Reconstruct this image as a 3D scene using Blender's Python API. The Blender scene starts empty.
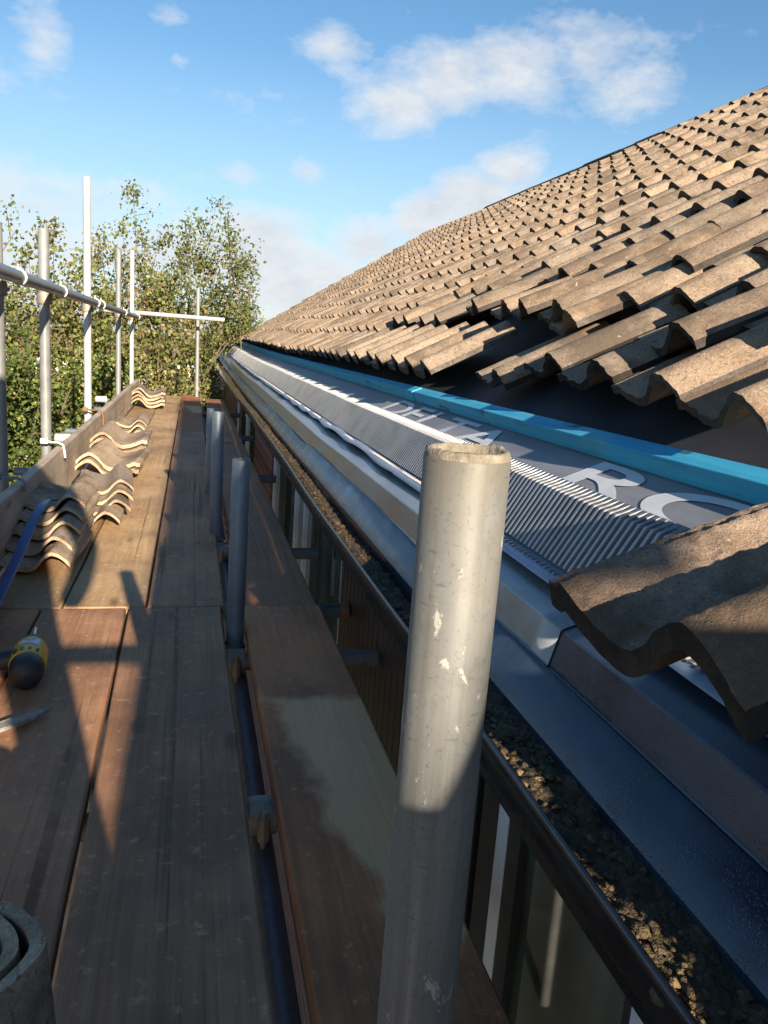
import bpy, math, random
import numpy as np
from mathutils import Vector, Matrix, noise

random.seed(7); rng = np.random.default_rng(7)
scene = bpy.context.scene
COL = scene.collection
R = math.radians

# ------------------------------------------------------------------ helpers
class MB:
    """collects geometry for ONE mesh object"""
    def __init__(s): s.v = []; s.f = []; s.c = []
    def add(s, verts, faces, col=None):
        n = len(s.v); s.v += [tuple(map(float, p)) for p in verts]; s.f += [tuple(i + n for i in q) for q in faces]
        s.c += [col if col is not None else 0.5] * len(verts)
        return s
    def box(s, a, b, col=None):
        x0, y0, z0 = a; x1, y1, z1 = b
        return s.add([(x0,y0,z0),(x1,y0,z0),(x1,y1,z0),(x0,y1,z0),(x0,y0,z1),(x1,y0,z1),(x1,y1,z1),(x0,y1,z1)],
                     [(0,3,2,1),(4,5,6,7),(0,1,5,4),(1,2,6,5),(2,3,7,6),(3,0,4,7)], col)
    def tube(s, pts, rad, n=12, caps=True, col=None):
        pts = [Vector(p) for p in pts]
        if not hasattr(rad, '__len__'): rad = [rad] * len(pts)
        vs = []; fs = []
        up = Vector((0, 0, 1)); prev = None
        for i, p in enumerate(pts):
            t = (pts[min(i+1, len(pts)-1)] - pts[max(i-1, 0)]).normalized()
            if prev is None:
                ref = up if abs(t.dot(up)) < 0.95 else Vector((1, 0, 0))
                a = t.cross(ref).normalized()
            else:
                a = (prev - t * prev.dot(t)).normalized()
            prev = a; b = t.cross(a)
            for k in range(n):
                an = 2*math.pi*k/n
                vs.append(p + (a*math.cos(an) + b*math.sin(an)) * rad[i])
        for i in range(len(pts)-1):
            for k in range(n):
                k2 = (k+1) % n
                fs.append((i*n+k, i*n+k2, (i+1)*n+k2, (i+1)*n+k))
        if caps:
            fs.append(tuple(range(n))[::-1]); fs.append(tuple((len(pts)-1)*n + k for k in range(n)))
        return s.add(vs, fs, col)
    def lathe(s, prof, axis_o, axis_d, n=24, col=None):
        """prof: (radius, distance along axis)"""
        o = Vector(axis_o); d = Vector(axis_d).normalized()
        ref = Vector((0,0,1)) if abs(d.z) < .9 else Vector((1,0,0))
        a = d.cross(ref).normalized(); b = d.cross(a)
        vs = []; fs = []
        for r, t in prof:
            for k in range(n):
                an = 2*math.pi*k/n
                vs.append(o + d*t + (a*math.cos(an)+b*math.sin(an))*r)
        for i in range(len(prof)-1):
            for k in range(n):
                k2 = (k+1) % n
                fs.append((i*n+k, i*n+k2, (i+1)*n+k2, (i+1)*n+k))
        return s.add(vs, fs, col)
    def build(s, name, mat, parent=None, smooth=None, bevel=0, loc=None, seg=2):
        me = bpy.data.meshes.new(name)
        me.from_pydata(s.v, [], s.f); me.update()
        at = me.attributes.new('tone', 'FLOAT', 'POINT'); at.data.foreach_set('value', s.c)
        import bmesh
        bm = bmesh.new(); bm.from_mesh(me); bmesh.ops.recalc_face_normals(bm, faces=bm.faces); bm.to_mesh(me); bm.free()
        if smooth is not None:
            me.shade_smooth(); me.set_sharp_from_angle(angle=R(smooth))
        me.materials.append(mat)
        o = bpy.data.objects.new(name, me); COL.objects.link(o)
        if parent: o.parent = parent
        if loc: o.location = loc
        if bevel:
            m = o.modifiers.new('bevel', 'BEVEL'); m.width = bevel; m.segments = seg; m.limit_method = 'ANGLE'; m.angle_limit = R(40)
        return o

def tag(o, label=None, cat=None, group=None, kind=None):
    if label and len(label.split()) > 16: label = label.replace('brown pantile, ', '').replace('pale brown ', 'pale ')
    if label and len(label.split()) > 16: label = label.replace(' the ', ' ')
    if label: o['label'] = label
    if cat: o['category'] = cat
    if group: o['group'] = group
    if kind or label: o['kind'] = kind or 'thing'
    return o
def empty(name, loc=(0,0,0), label=None, cat=None, group=None):
    o = bpy.data.objects.new(name, None); COL.objects.link(o); o.location = loc; o.empty_display_size = .1
    return tag(o, label, cat, group)

# ------------------------------------------------------------------ materials
class NT:
    def __init__(s, name):
        s.m = bpy.data.materials.new(name); s.m.use_nodes = True
        s.t = s.m.node_tree; s.t.nodes.clear()
        s.out = s.n('ShaderNodeOutputMaterial'); s.b = s.n('ShaderNodeBsdfPrincipled')
        s.l(s.b.outputs[0], s.out.inputs[0])
    def n(s, ty, **kw):
        x = s.t.nodes.new(ty)
        for k, v in kw.items(): setattr(x, k, v)
        return x
    def l(s, a, b): s.t.links.new(a, b)
    def val(s, sock, v):
        if hasattr(v, 'is_linked') or isinstance(v, bpy.types.NodeSocket): s.l(v, sock)
        else: sock.default_value = v
    def set(s, **kw):
        for k, v in kw.items(): s.val(s.b.inputs[k.replace('_', ' ')], v)
    def coord(s, kind='Object', scale=(1,1,1), rot=(0,0,0), loc=(0,0,0)):
        tc = s.n('ShaderNodeTexCoord'); mp = s.n('ShaderNodeMapping')
        mp.inputs['Scale'].default_value = scale; mp.inputs['Rotation'].default_value = rot; mp.inputs['Location'].default_value = loc
        s.l(tc.outputs[kind], mp.inputs[0]); return mp.outputs[0]
    def off(s, vec, k=13.7):
        """decorrelate copies: shift the coordinates by the object's random number"""
        oi = s.n('ShaderNodeObjectInfo'); m = s.math('MULTIPLY', oi.outputs['Random'], k)
        c = s.n('ShaderNodeCombineXYZ'); s.l(m, c.inputs[0]); s.l(m, c.inputs[1]); s.l(m, c.inputs[2])
        a = s.n('ShaderNodeVectorMath', operation='ADD'); s.l(vec, a.inputs[0]); s.l(c.outputs[0], a.inputs[1])
        return a.outputs[0]
    def noise(s, vec, scale, detail=4, rough=.55, dist=0.0):
        x = s.n('ShaderNodeTexNoise'); x.inputs['Scale'].default_value = scale; x.inputs['Detail'].default_value = detail
        x.inputs['Roughness'].default_value = rough; x.inputs['Distortion'].default_value = dist
        s.l(vec, x.inputs['Vector']); return x.outputs['Fac']
    def vor(s, vec, scale, feature='F1', out='Distance'):
        x = s.n('ShaderNodeTexVoronoi', feature=feature); x.inputs['Scale'].default_value = scale
        s.l(vec, x.inputs['Vector']); return x.outputs[out]
    def ramp(s, fac, stops, interp='LINEAR'):
        x = s.n('ShaderNodeValToRGB'); cr = x.color_ramp; cr.interpolation = interp
        while len(cr.elements) < len(stops): cr.elements.new(.5)
        for e, (p, c) in zip(cr.elements, stops):
            e.position = p; e.color = (c[0], c[1], c[2], 1) if hasattr(c, '__len__') else (c, c, c, 1)
        s.val(x.inputs[0], fac); return x.outputs[0]
    def mix(s, fac, a, b, blend='MIX'):
        x = s.n('ShaderNodeMix', data_type='RGBA', blend_type=blend)
        s.val(x.inputs[0], fac)
        for i, c in ((6, a), (7, b)):
            if hasattr(c, '__len__') and not isinstance(c, bpy.types.NodeSocket): x.inputs[i].default_value = (c[0], c[1], c[2], 1)
            else: s.l(c, x.inputs[i])
        return x.outputs[2]
    def math(s, op, a, b=0.0, c=None, clamp=False):
        x = s.n('ShaderNodeMath', operation=op, use_clamp=clamp); s.val(x.inputs[0], a); s.val(x.inputs[1], b)
        if c is not None: s.val(x.inputs[2], c)
        return x.outputs[0]
    def sep(s, vec):
        x = s.n('ShaderNodeSeparateXYZ'); s.l(vec, x.inputs[0]); return x.outputs
    def attr(s, name='tone'):
        x = s.n('ShaderNodeAttribute', attribute_name=name); return x.outputs['Fac']
    def rand(s): return s.n('ShaderNodeObjectInfo').outputs['Random']
    def bump(s, h, strength=.5, dist=.01):
        x = s.n('ShaderNodeBump'); x.inputs['Strength'].default_value = strength; x.inputs['Distance'].default_value = dist
        s.l(h, x.inputs['Height']); s.l(x.outputs[0], s.b.inputs['Normal'])

def m_steel(name, base, dark, rough=.5, metal=.35, spots=False):
    t = NT(name); v = t.off(t.coord())
    n1 = t.noise(v, 9, 6, .65); vs = t.off(t.coord(scale=(60, 60, 3))); n2 = t.noise(vs, 1, 4)
    c = t.mix(t.ramp(n1, [(.35, 0), (.7, 1)]), dark, base)
    c = t.mix(t.math('MULTIPLY', t.ramp(n2, [(.45, 0), (.7, 1)]), .35), c, [x*1.25 for x in base])
    n3 = t.noise(v, 70, 3); c = t.mix(t.math('MULTIPLY', t.ramp(n3, [(.55, 0), (.68, 1)]), .25), c, [x*.55 for x in dark])
    if spots:
        sp = t.coord(scale=(1, 1, .55))
        bl = t.noise(sp, 26, 7, .7, .4); c = t.mix(t.math('MULTIPLY', t.ramp(bl, [(.42, 0), (.60, 1)]), .6), c, (0.149, 0.149, 0.140))
        n5 = t.noise(t.coord(scale=(210, 210, 4)), 1, 3, .6)
        c = t.mix(t.math('MULTIPLY', t.ramp(n5, [(.48, 0), (.66, 1)]), .45), c, (0.100, 0.092, 0.075))
        n5b = t.noise(t.coord(scale=(120, 120, 2.2), loc=(3, 1, 0)), 1, 3, .6)
        c = t.mix(t.math('MULTIPLY', t.ramp(n5b, [(.56, 0), (.68, 1)]), .55), c, (0.280, 0.273, 0.250))
        n6 = t.noise(t.coord(scale=(1, 1, .4), loc=(7, 3, 1)), 9, 5, .65)
        c = t.mix(t.math('MULTIPLY', t.ramp(n6, [(.52, 0), (.64, 1)]), .4), c, (0.150, 0.114, 0.066))
        n4 = t.noise(t.coord(scale=(1, 1, .7), loc=(1, 5, 2)), 55, 6, .7, .5)
        c = t.mix(t.ramp(n4, [(.62, 0), (.66, .75)]), c, (0.435, 0.413, 0.352))
        sc = t.noise(t.coord(scale=(60, 60, 260), rot=(.35, .3, 0)), 1, 2, .5)
        c = t.mix(t.math('MULTIPLY', t.ramp(sc, [(.68, 0), (.72, 1)]), .5), c, (0.065, 0.062, 0.058))
        pit = t.noise(t.coord(), 330, 3, .7); c = t.mix(t.math('MULTIPLY', t.ramp(pit, [(.58, 0), (.68, 1)]), .5), c, (0.070, 0.065, 0.058))
        n3 = t.math('ADD', n3, t.math('MULTIPLY', n4, .9))
    t.set(Base_Color=c, Metallic=metal, Roughness=t.ramp(n1, [(.3, rough-.08), (.7, rough+.12)]))
    t.bump(t.math('ADD', n1, t.math('MULTIPLY', n3, .5)), .25, .002)
    return t.m

def m_wood(name, a, b, patch=None, rough=.75, grit=0.0):
    t = NT(name)
    v = t.off(t.coord(scale=(1, 1, 1)))
    vg = t.off(t.coord(scale=(34, 1.1, 34)))
    grain = t.noise(vg, 1.6, 6, .65, .3)
    fine = t.noise(t.off(t.coord(scale=(170, 4, 170))), 1, 3, .6)
    blot = t.noise(v, 3.2, 5, .6)
    spk = t.noise(v, 42, 4, .7)
    c = t.mix(t.ramp(grain, [(.3, 0), (.72, 1)]), a, b)
    crk = t.noise(t.off(t.coord(scale=(55, .55, 55)), 7.7), 1.0, 2, .4, .6)
    c = t.mix(t.math('MULTIPLY', t.ramp(crk, [(.64, 0), (.69, .8)]), 1.0), c, [x*.28 for x in a])
    c = t.mix(t.math('MULTIPLY', t.ramp(fine, [(.45, 0), (.7, 1)]), .35), c, [x*.5 for x in a])
    c = t.mix(t.math('MULTIPLY', t.ramp(blot, [(.4, 0), (.62, 1)]), .7), c, [x*.5 for x in a])
    sm = t.noise(t.off(t.coord(scale=(1, .6, 1)), 21.3), 1.7, 6, .65); c = t.mix(t.math('MULTIPLY', t.ramp(sm, [(.5, 0), (.62, 1)]), .35), c, [min(1, x*1.35) for x in b])
    c = t.mix(t.math('MULTIPLY', t.ramp(spk, [(.58, 0), (.7, 1)]), .45), c, [min(1, x*1.7) for x in b])
    kn = t.vor(t.off(t.coord(scale=(7, 2.2, 7)), 5.1), 1.0)
    c = t.mix(t.ramp(kn, [(.05, .75), (.13, 0)]), c, [x*.35 for x in a])
    # per-board tint
    rr = t.rand(); c = t.mix(t.math('MULTIPLY', rr, .3), c, [x*.6 for x in a])
    if patch:
        x, y, z = t.sep(t.coord())
        px, sl, y0, y1, pc = patch
        n = t.noise(t.coord(), 6, 3, .5); n2 = t.math('MULTIPLY', t.math('SUBTRACT', n, .5), .18)
        e = t.math('ADD', t.math('SUBTRACT', x, px), t.math('MULTIPLY', t.math('SUBTRACT', y, y0), sl))
        m1 = t.ramp(t.math('ADD', t.math('ADD', e, n2), .5), [(.485, 0), (.515, 1)])
        m2 = t.ramp(t.math('ADD', t.math('SUBTRACT', y1, y), t.math('ADD', n2, .5)), [(.49, 0), (.52, 1)])
        m3 = t.ramp(t.math('ADD', t.math('SUBTRACT', y, y0), t.math('ADD', t.math('MULTIPLY', n2, 1.6), .5)), [(.49, 0), (.505, 1)])
        mk = t.math('MULTIPLY', t.math('MULTIPLY', m1, m2), m3)
        pcg = t.mix(t.ramp(grain, [(.3, 0), (.7, 1)]), pc, [q*.8 for q in pc])
        c = t.mix(t.math('MULTIPLY', mk, .72), c, pcg)
    if grit:
        g = t.noise(t.off(t.coord(scale=(1, .35, 1)), 3.3), 75, 4, .75)
        g2 = t.noise(v, 5, 3)
        gm = t.math('MULTIPLY', t.ramp(g, [(.57, 0), (.66, 1)]), t.ramp(g2, [(.4, .25), (.6, 1)]))
        c = t.mix(t.math('MULTIPLY', gm, grit), c, (.5, .36, .2))
    t.set(Base_Color=c, Roughness=t.ramp(blot, [(.35, rough), (.7, rough-.2)]), Specular_IOR_Level=.35)
    t.bump(t.math('ADD', t.math('MULTIPLY', grain, .7), t.math('ADD', t.math('MULTIPLY', fine, .35), t.math('MULTIPLY', spk, .4))), .55, .004)
    return t.m

def m_tile(name, cols, fine=1.0, world=False, bump=.6):
    t = NT(name); v = t.coord()
    if not world: v = t.off(v)
    n1 = t.noise(v, 6, 5, .6); n2 = t.noise(v, 34, 5, .7); n3 = t.noise(v, 190*fine, 3, .7)
    st = t.noise(t.off(t.coord(scale=(1.2, 14, 14))) if not world else t.coord(scale=(1.5, 12, 1.5)), 1.3, 4)
    c = t.mix(t.ramp(n1, [(.3, 0), (.7, 1)]), cols[0], cols[1])
    c = t.mix(t.math('MULTIPLY', t.ramp(st, [(.42, 0), (.66, 1)]), .45), c, cols[2])
    c = t.mix(t.math('MULTIPLY', t.ramp(n2, [(.52, 0), (.66, 1)]), .4), c, [x*.6 for x in cols[0]])
    c = t.mix(t.math('MULTIPLY', t.ramp(n3, [(.5, 0), (.68, 1)]), .5), c, [min(.85, x*1.5) for x in cols[1]])
    c = t.mix(t.math('MULTIPLY', t.ramp(t.noise(v, 120*fine, 2, .5), [(.6, 0), (.66, 1)]), .55), c, (.07, .055, .045))
    gr = t.noise(v, 3.1, 6, .7); c = t.mix(t.math('MULTIPLY', t.ramp(gr, [(.47, 0), (.60, 1)]), .75), c, [x*.48 for x in cols[0]])
    li = t.noise(v, 46, 4, .6); c = t.mix(t.math('MULTIPLY', t.ramp(li, [(.67, 0), (.72, 1)]), .55), c, (.60, .56, .46))
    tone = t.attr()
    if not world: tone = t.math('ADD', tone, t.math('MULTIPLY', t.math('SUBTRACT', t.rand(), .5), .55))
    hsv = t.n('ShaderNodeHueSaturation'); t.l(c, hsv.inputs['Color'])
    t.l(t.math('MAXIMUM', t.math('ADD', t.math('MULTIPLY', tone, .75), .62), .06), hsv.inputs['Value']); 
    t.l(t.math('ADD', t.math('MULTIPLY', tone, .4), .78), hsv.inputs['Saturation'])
    t.set(Base_Color=hsv.outputs[0], Roughness=.92, Specular_IOR_Level=.2)
    t.bump(t.math('ADD', t.math('MULTIPLY', n2, .8), t.math('MULTIPLY', n3, .55)), bump, .006)
    return t.m

def m_simple(name, col, rough=.5, metal=0, var=.25, scale=12, bump=0.0, spec=.5, stretch=(1,1,1), col2=None, drops=False):
    t = NT(name); v = t.coord(scale=stretch)
    n = t.noise(v, scale, 5, .6); n2 = t.noise(v, scale*7, 3, .6)
    c = t.mix(t.ramp(n, [(.3, 0), (.7, 1)]), [x*(1-var) for x in col], col2 or [min(1, x*(1+var)) for x in col])
    c = t.mix(t.math('MULTIPLY', t.ramp(n2, [(.55, 0), (.7, 1)]), var), c, [x*.6 for x in col])
    r = t.ramp(n, [(.3, max(.02, rough-.08)), (.7, min(1, rough+.1))])
    t.set(Base_Color=c, Roughness=r, Metallic=metal, Specular_IOR_Level=spec)
    if drops:
        vd = t.coord(); d = t.vor(vd, 260); n3 = t.noise(vd, 9, 4)
        h = t.math('MULTIPLY', t.ramp(d, [(.1, 1), (.36, 0)]), t.ramp(n3, [(.46, 0), (.56, 1)]))
        t.bump(t.math('ADD', h, t.math('MULTIPLY', n2, .15)), .35, .002)
    elif bump: t.bump(t.math('ADD', n, t.math('MULTIPLY', n2, .4)), bump, .004)
    return t.m

M = {}
M['pole'] = m_steel('galvanised_steel', (.27, .265, .25), (.19, .19, .185), .5, .25)
M['pole_old'] = m_steel('weathered_steel', (.185, .185, .170), (.135, .135, .125), .6, .15, spots=True)
M['pole_dark'] = m_steel('dull_steel', (.20, .225, .25), (.13, .15, .17), .5, .4)
M['mortar'] = m_simple('mortar_crust', (.22, .18, .13), .95, var=.4, scale=120, bump=.6, col2=(.32, .28, .21))
M['rail'] = m_steel('rail_steel', (.26, .27, .29), (.16, .17, .19), .38, .5)
M['white_steel'] = m_steel('bright_steel', (.48, .48, .47), (.38, .38, .37), .5, .15)
M['fitting'] = m_steel('coupler_steel', (.34, .31, .26), (.20, .15, .10), .55, .45)
M['rusty'] = m_steel('rusty_steel', (.30, .13, .06), (.17, .07, .035), .75, .2)
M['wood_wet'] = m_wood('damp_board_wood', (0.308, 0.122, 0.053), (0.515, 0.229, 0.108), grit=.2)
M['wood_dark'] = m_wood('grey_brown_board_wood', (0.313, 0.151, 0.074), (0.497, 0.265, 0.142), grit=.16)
M['wood_sun'] = m_wood('sunlit_gritty_board_wood', (.42, .25, .115), (.60, .40, .21), grit=.75)  # paler board wood: sunlight put into the colour, grit on top
M['wood_inner'] = m_wood('part_dried_board_wood', (0.338, 0.115, 0.040), (0.561, 0.215, 0.083), patch=(.02, .16, -.36, .42, (.85, .49, .23)))
M['wood_toe'] = m_wood('toe_board_wood', (.50, .385, .28), (.70, .57, .43))
M['tile'] = m_tile('concrete_tile', [(0.209, 0.148, 0.101), (0.342, 0.265, 0.187), (0.244, 0.145, 0.088)])
M['tile_roof'] = m_tile('laid_concrete_tile', [(0.215, 0.155, 0.106), (0.348, 0.270, 0.194), (0.232, 0.148, 0.097)], .6, world=True)
M['tile_near'] = m_tile('coarse_concrete_tile', [(0.198, 0.132, 0.086), (0.319, 0.242, 0.173), (0.220, 0.115, 0.069)], 1.5, bump=1.0)
M['tile_pale'] = m_tile('dusty_concrete_tile', [(0.312, 0.222, 0.144), (0.480, 0.372, 0.264), (0.300, 0.186, 0.108)])
M['gutter'] = m_simple('black_gutter_plastic', (.016, .015, .015), .28, var=.5, scale=8, bump=.1)
M['ridge'] = m_simple('dark_ridge', (.030, .026, .026), .85, var=.4, scale=6)
M['lip'] = m_simple('pale_gutter_edge', (.075, .062, .055), .25, var=.5, scale=14, bump=.1)  # lip strip coloured paler than the gutter
M['apron'] = m_simple('navy_eaves_sheet', (.030, .040, .066), .27, var=.5, scale=5, spec=.6, drops=True)
M['drip'] = m_simple('grey_lead_flashing', (.28, .29, .30), .33, metal=.4, var=.3, scale=7, bump=.12, stretch=(1,.4,1))
M['lead'] = m_simple('crimped_blue_grey_sheet', (.20, .25, .34), .38, metal=.3, var=.3, scale=9, bump=.1)
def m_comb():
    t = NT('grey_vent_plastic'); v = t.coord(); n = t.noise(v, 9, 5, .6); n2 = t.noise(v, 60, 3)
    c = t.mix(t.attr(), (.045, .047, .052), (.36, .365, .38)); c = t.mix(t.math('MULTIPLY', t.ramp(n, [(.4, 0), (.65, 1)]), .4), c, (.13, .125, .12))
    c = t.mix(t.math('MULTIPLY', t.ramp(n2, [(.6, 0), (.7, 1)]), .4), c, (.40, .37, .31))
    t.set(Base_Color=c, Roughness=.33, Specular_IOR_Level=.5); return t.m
M['comb'] = m_comb()
M['membrane'] = m_simple('grey_roofing_membrane', (.21, .215, .235), .55, var=.25, scale=5, bump=.15, stretch=(1,.35,1))
M['print'] = m_simple('pale_membrane_print', (.58, .59, .61), .55, var=.08, scale=20)
def m_batten():
    t = NT('blue_treated_timber'); v = t.coord(scale=(20, 1, 20)); n = t.noise(v, 2, 5, .6); b = t.noise(t.coord(), 9, 4, .6); k = t.noise(t.coord(scale=(3, 1, 3)), 6, 2)
    c = t.mix(t.ramp(n, [(.3, 0), (.7, 1)]), (.018, .26, .46), (.045, .43, .62))
    c = t.mix(t.math('MULTIPLY', t.ramp(b, [(.5, 0), (.7, 1)]), .6), c, (.10, .40, .42))
    c = t.mix(t.ramp(k, [(.66, 0), (.72, .85)]), c, (.012, .06, .10))
    c = t.mix(t.math('MULTIPLY', t.ramp(t.noise(v, 7, 4, .7), [(.6, 0), (.7, 1)]), .35), c, (.28, .42, .42))
    t.set(Base_Color=c, Roughness=.75); t.bump(n, .5, .004); return t.m
M['batten'] = m_batten()
def m_moss():
    t = NT('gutter_moss'); v = t.coord(); n = t.noise(v, 30, 5, .7); n2 = t.noise(v, 140, 3, .7); n3 = t.noise(v, 9, 3)
    c = t.mix(t.ramp(n, [(.35, 0), (.65, 1)]), (.022, .015, .010), (.095, .060, .028))
    c = t.mix(t.math('MULTIPLY', t.ramp(n2, [(.5, 0), (.65, 1)]), .45), c, (.17, .115, .055))
    c = t.mix(t.math('MULTIPLY', t.ramp(n3, [(.5, 0), (.6, 1)]), .3), c, (.05, .055, .022))
    tone = t.attr(); c = t.mix(t.math('MULTIPLY', tone, .6), c, (.27, .17, .075))
    t.set(Base_Color=c, Roughness=.7, Specular_IOR_Level=.4); t.bump(t.math('ADD', n, n2), .9, .008); return t.m
M['moss'] = m_moss()
def m_brick():
    t = NT('red_brick'); tc = t.coord(); x, y, z = t.sep(tc)
    c = t.n('ShaderNodeCombineXYZ'); t.l(y, c.inputs[0]); t.l(z, c.inputs[1])
    b = t.n('ShaderNodeTexBrick'); t.l(c.outputs[0], b.inputs['Vector']); b.inputs['Scale'].default_value = 1
    b.inputs['Brick Width'].default_value = .225; b.inputs['Row Height'].default_value = .075; b.inputs['Mortar Size'].default_value = .006
    b.inputs['Color1'].default_value = (.30, .095, .05, 1); b.inputs['Color2'].default_value = (.20, .07, .045, 1); b.inputs['Mortar'].default_value = (.30, .27, .23, 1)
    n = t.noise(tc, 30, 4); cc = t.mix(t.math('MULTIPLY', n, .5), b.outputs[0], (.12, .05, .035))
    t.set(Base_Color=cc, Roughness=.9); t.bump(t.math('SUBTRACT', n, b.outputs['Fac']), .5, .006); return t.m
M['brick'] = m_brick()
M['clad'] = m_simple('brown_cladding', (.050, .026, .019), .42, var=.3, scale=4)
M['frame'] = m_simple('white_window_frame', (.72, .72, .74), .35, var=.06, scale=6)
M['gasket'] = m_simple('black_window_rubber', (.018, .018, .019), .5, var=.3)
def m_glass():
    t = NT('dark_window_glass'); v = t.coord(scale=(1, 3, .4)); n = t.noise(v, 2.2, 2)
    c = t.mix(t.ramp(n, [(.4, 0), (.65, 1)]), (.018, .030, .018), (.12, .14, .10))  # pale green bands in the base colour stand in for reflections and curtains
    t.set(Base_Color=c, Roughness=.03, Specular_IOR_Level=.9, IOR=1.55); return t.m
M['glass'] = m_glass()
M['render'] = m_simple('white_render', (.80, .78, .75), .85, var=.06, scale=3, bump=.1)
M['ground'] = m_simple('garden_ground', (.060, .070, .028), .95, var=.5, scale=3, bump=.5, col2=(.13, .10, .055))
M['paving'] = m_simple('concrete_paving', (.035, .033, .03), .85, var=.35, scale=5, bump=.3)
M['bark'] = m_simple('tree_bark', (.14, .105, .075), .9, var=.4, scale=10, bump=.5, stretch=(1,1,.3))
def m_leaf(name, stops):
    t = NT(name); tone = t.attr(); c = t.ramp(tone, stops)
    dif = t.n('ShaderNodeBsdfTranslucent'); t.l(c, dif.inputs[0])
    t.set(Base_Color=c, Roughness=.6, Specular_IOR_Level=.25)
    mx = t.n('ShaderNodeMixShader'); mx.inputs[0].default_value = .3
    t.l(t.b.outputs[0], mx.inputs[1]); t.l(dif.outputs[0], mx.inputs[2]); t.l(mx.outputs[0], t.out.inputs[0]); return t.m
M['leaf'] = m_leaf('autumn_leaves', [(0, (0.056, 0.069, 0.023)), (.40, (0.134, 0.162, 0.043)), (.68, (0.224, 0.227, 0.064)), (.85, (0.291, 0.179, 0.086)), (1, (0.380, 0.323, 0.157))])
M['leaf_green'] = m_leaf('green_leaves', [(0, (0.034, 0.057, 0.018)), (.5, (0.112, 0.155, 0.036)), (.85, (0.224, 0.239, 0.057)), (1, (0.358, 0.299, 0.114))])
M['leaf_brown'] = m_leaf('dead_brown_needles', [(0, (.12, .055, .025)), (.5, (.26, .13, .06)), (1, (.38, .22, .12))])
M['leaf_fir'] = m_leaf('dark_needles', [(0, (.02, .04, .015)), (1, (.06, .085, .03))])
M['yellow'] = m_simple('yellow_tool_plastic', (.62, .38, .02), .45, var=.2, scale=20)
M['black'] = m_simple('black_tool_rubber', (.022, .023, .026), .5, var=.3, scale=20)
M['bit'] = m_simple('bright_steel_bit', (.55, .55, .56), .28, metal=.9, var=.1)
M['sticker'] = m_simple('white_sticker', (.75, .75, .76), .5, var=.05)
M['stickerink'] = m_simple('sticker_red_ink', (.45, .08, .06), .5, var=.05)
M['strip'] = m_simple('grey_split_timber', (.25, .23, .20), .7, var=.3, scale=14, bump=.3, stretch=(6,1,6))
M['bluebar'] = m_simple('blue_painted_steel', (.035, .085, .24), .38, var=.25, scale=8, bump=.05)
M['tie'] = m_simple('pale_band_steel', (.72, .68, .60), .45, metal=.2, var=.15)
M['cloth'] = m_simple('work_clothing', (.03, .035, .05), .85, var=.3)
M['skin'] = m_simple('skin', (.45, .27, .19), .6, var=.1)

# ------------------------------------------------------------------ world, sun, camera
AZ_RATIO = .153; ELEV = R(18.0)
hl = math.hypot(AZ_RATIO, 1)
sun_dir = Vector((AZ_RATIO/hl*math.cos(ELEV), -1/hl*math.cos(ELEV), math.sin(ELEV)))     # towards the sun
w = bpy.data.worlds.new("World"); scene.world = w; w.use_nodes = True
nt = w.node_tree; nt.nodes.clear()
def wn(ty, **kw):
    x = nt.nodes.new(ty)
    for k, v in kw.items(): setattr(x, k, v)
    return x
sky = wn('ShaderNodeTexSky', sky_type='NISHITA'); sky.sun_disc = False; sky.sun_elevation = ELEV
sky.sun_rotation = math.atan2(sun_dir.x, sun_dir.y); sky.air_density = 1.0; sky.dust_density = .1; sky.ozone_density = 1.6; sky.altitude = 50
def wmath(op, a, b=0., c=None, clamp=False):
    x = wn('ShaderNodeMath', operation=op, use_clamp=clamp)
    for i, v in enumerate((a, b) if c is None else (a, b, c)):
        if isinstance(v, bpy.types.NodeSocket): nt.links.new(v, x.inputs[i])
        else: x.inputs[i].default_value = v
    return x.outputs[0]
def wramp(fac, stops):
    x = wn('ShaderNodeValToRGB'); cr = x.color_ramp
    while len(cr.elements) < len(stops): cr.elements.new(.5)
    for e, (p, c) in zip(cr.elements, stops):
        e.position = p; e.color = (c[0], c[1], c[2], 1) if hasattr(c, '__len__') else (c, c, c, 1)
    nt.links.new(fac, x.inputs[0]); return x.outputs[0]
def wmix(fac, a, b):
    x = wn('ShaderNodeMix', data_type='RGBA')
    if isinstance(fac, bpy.types.NodeSocket): nt.links.new(fac, x.inputs[0])
    else: x.inputs[0].default_value = fac
    for i, c in ((6, a), (7, b)):
        if isinstance(c, bpy.types.NodeSocket): nt.links.new(c, x.inputs[i])
        else: x.inputs[i].default_value = (c[0], c[1], c[2], 1)
    return x.outputs[2]
tcw = wn('ShaderNodeTexCoord')
mpw = wn('ShaderNodeMapping'); mpw.inputs['Scale'].default_value = (1, 1, 1.9); nt.links.new(tcw.outputs['Generated'], mpw.inputs[0])
def wnoise(scale, detail=7, rough=.58, loc=(0,0,0)):
    mp = wn('ShaderNodeMapping'); mp.inputs['Location'].default_value = loc; nt.links.new(mpw.outputs[0], mp.inputs[0])
    x = wn('ShaderNodeTexNoise'); x.inputs['Scale'].default_value = scale; x.inputs['Detail'].default_value = detail; x.inputs['Roughness'].default_value = rough
    nt.links.new(mp.outputs[0], x.inputs['Vector']); return x.outputs['Fac']
n_big = wnoise(9, 8, .62); n_fine = wnoise(24, 6, .62, (3, 1, 2))
nn = wmath('ADD', wmath('MULTIPLY', n_big, .65), wmath('MULTIPLY', n_fine, .35))
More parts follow.
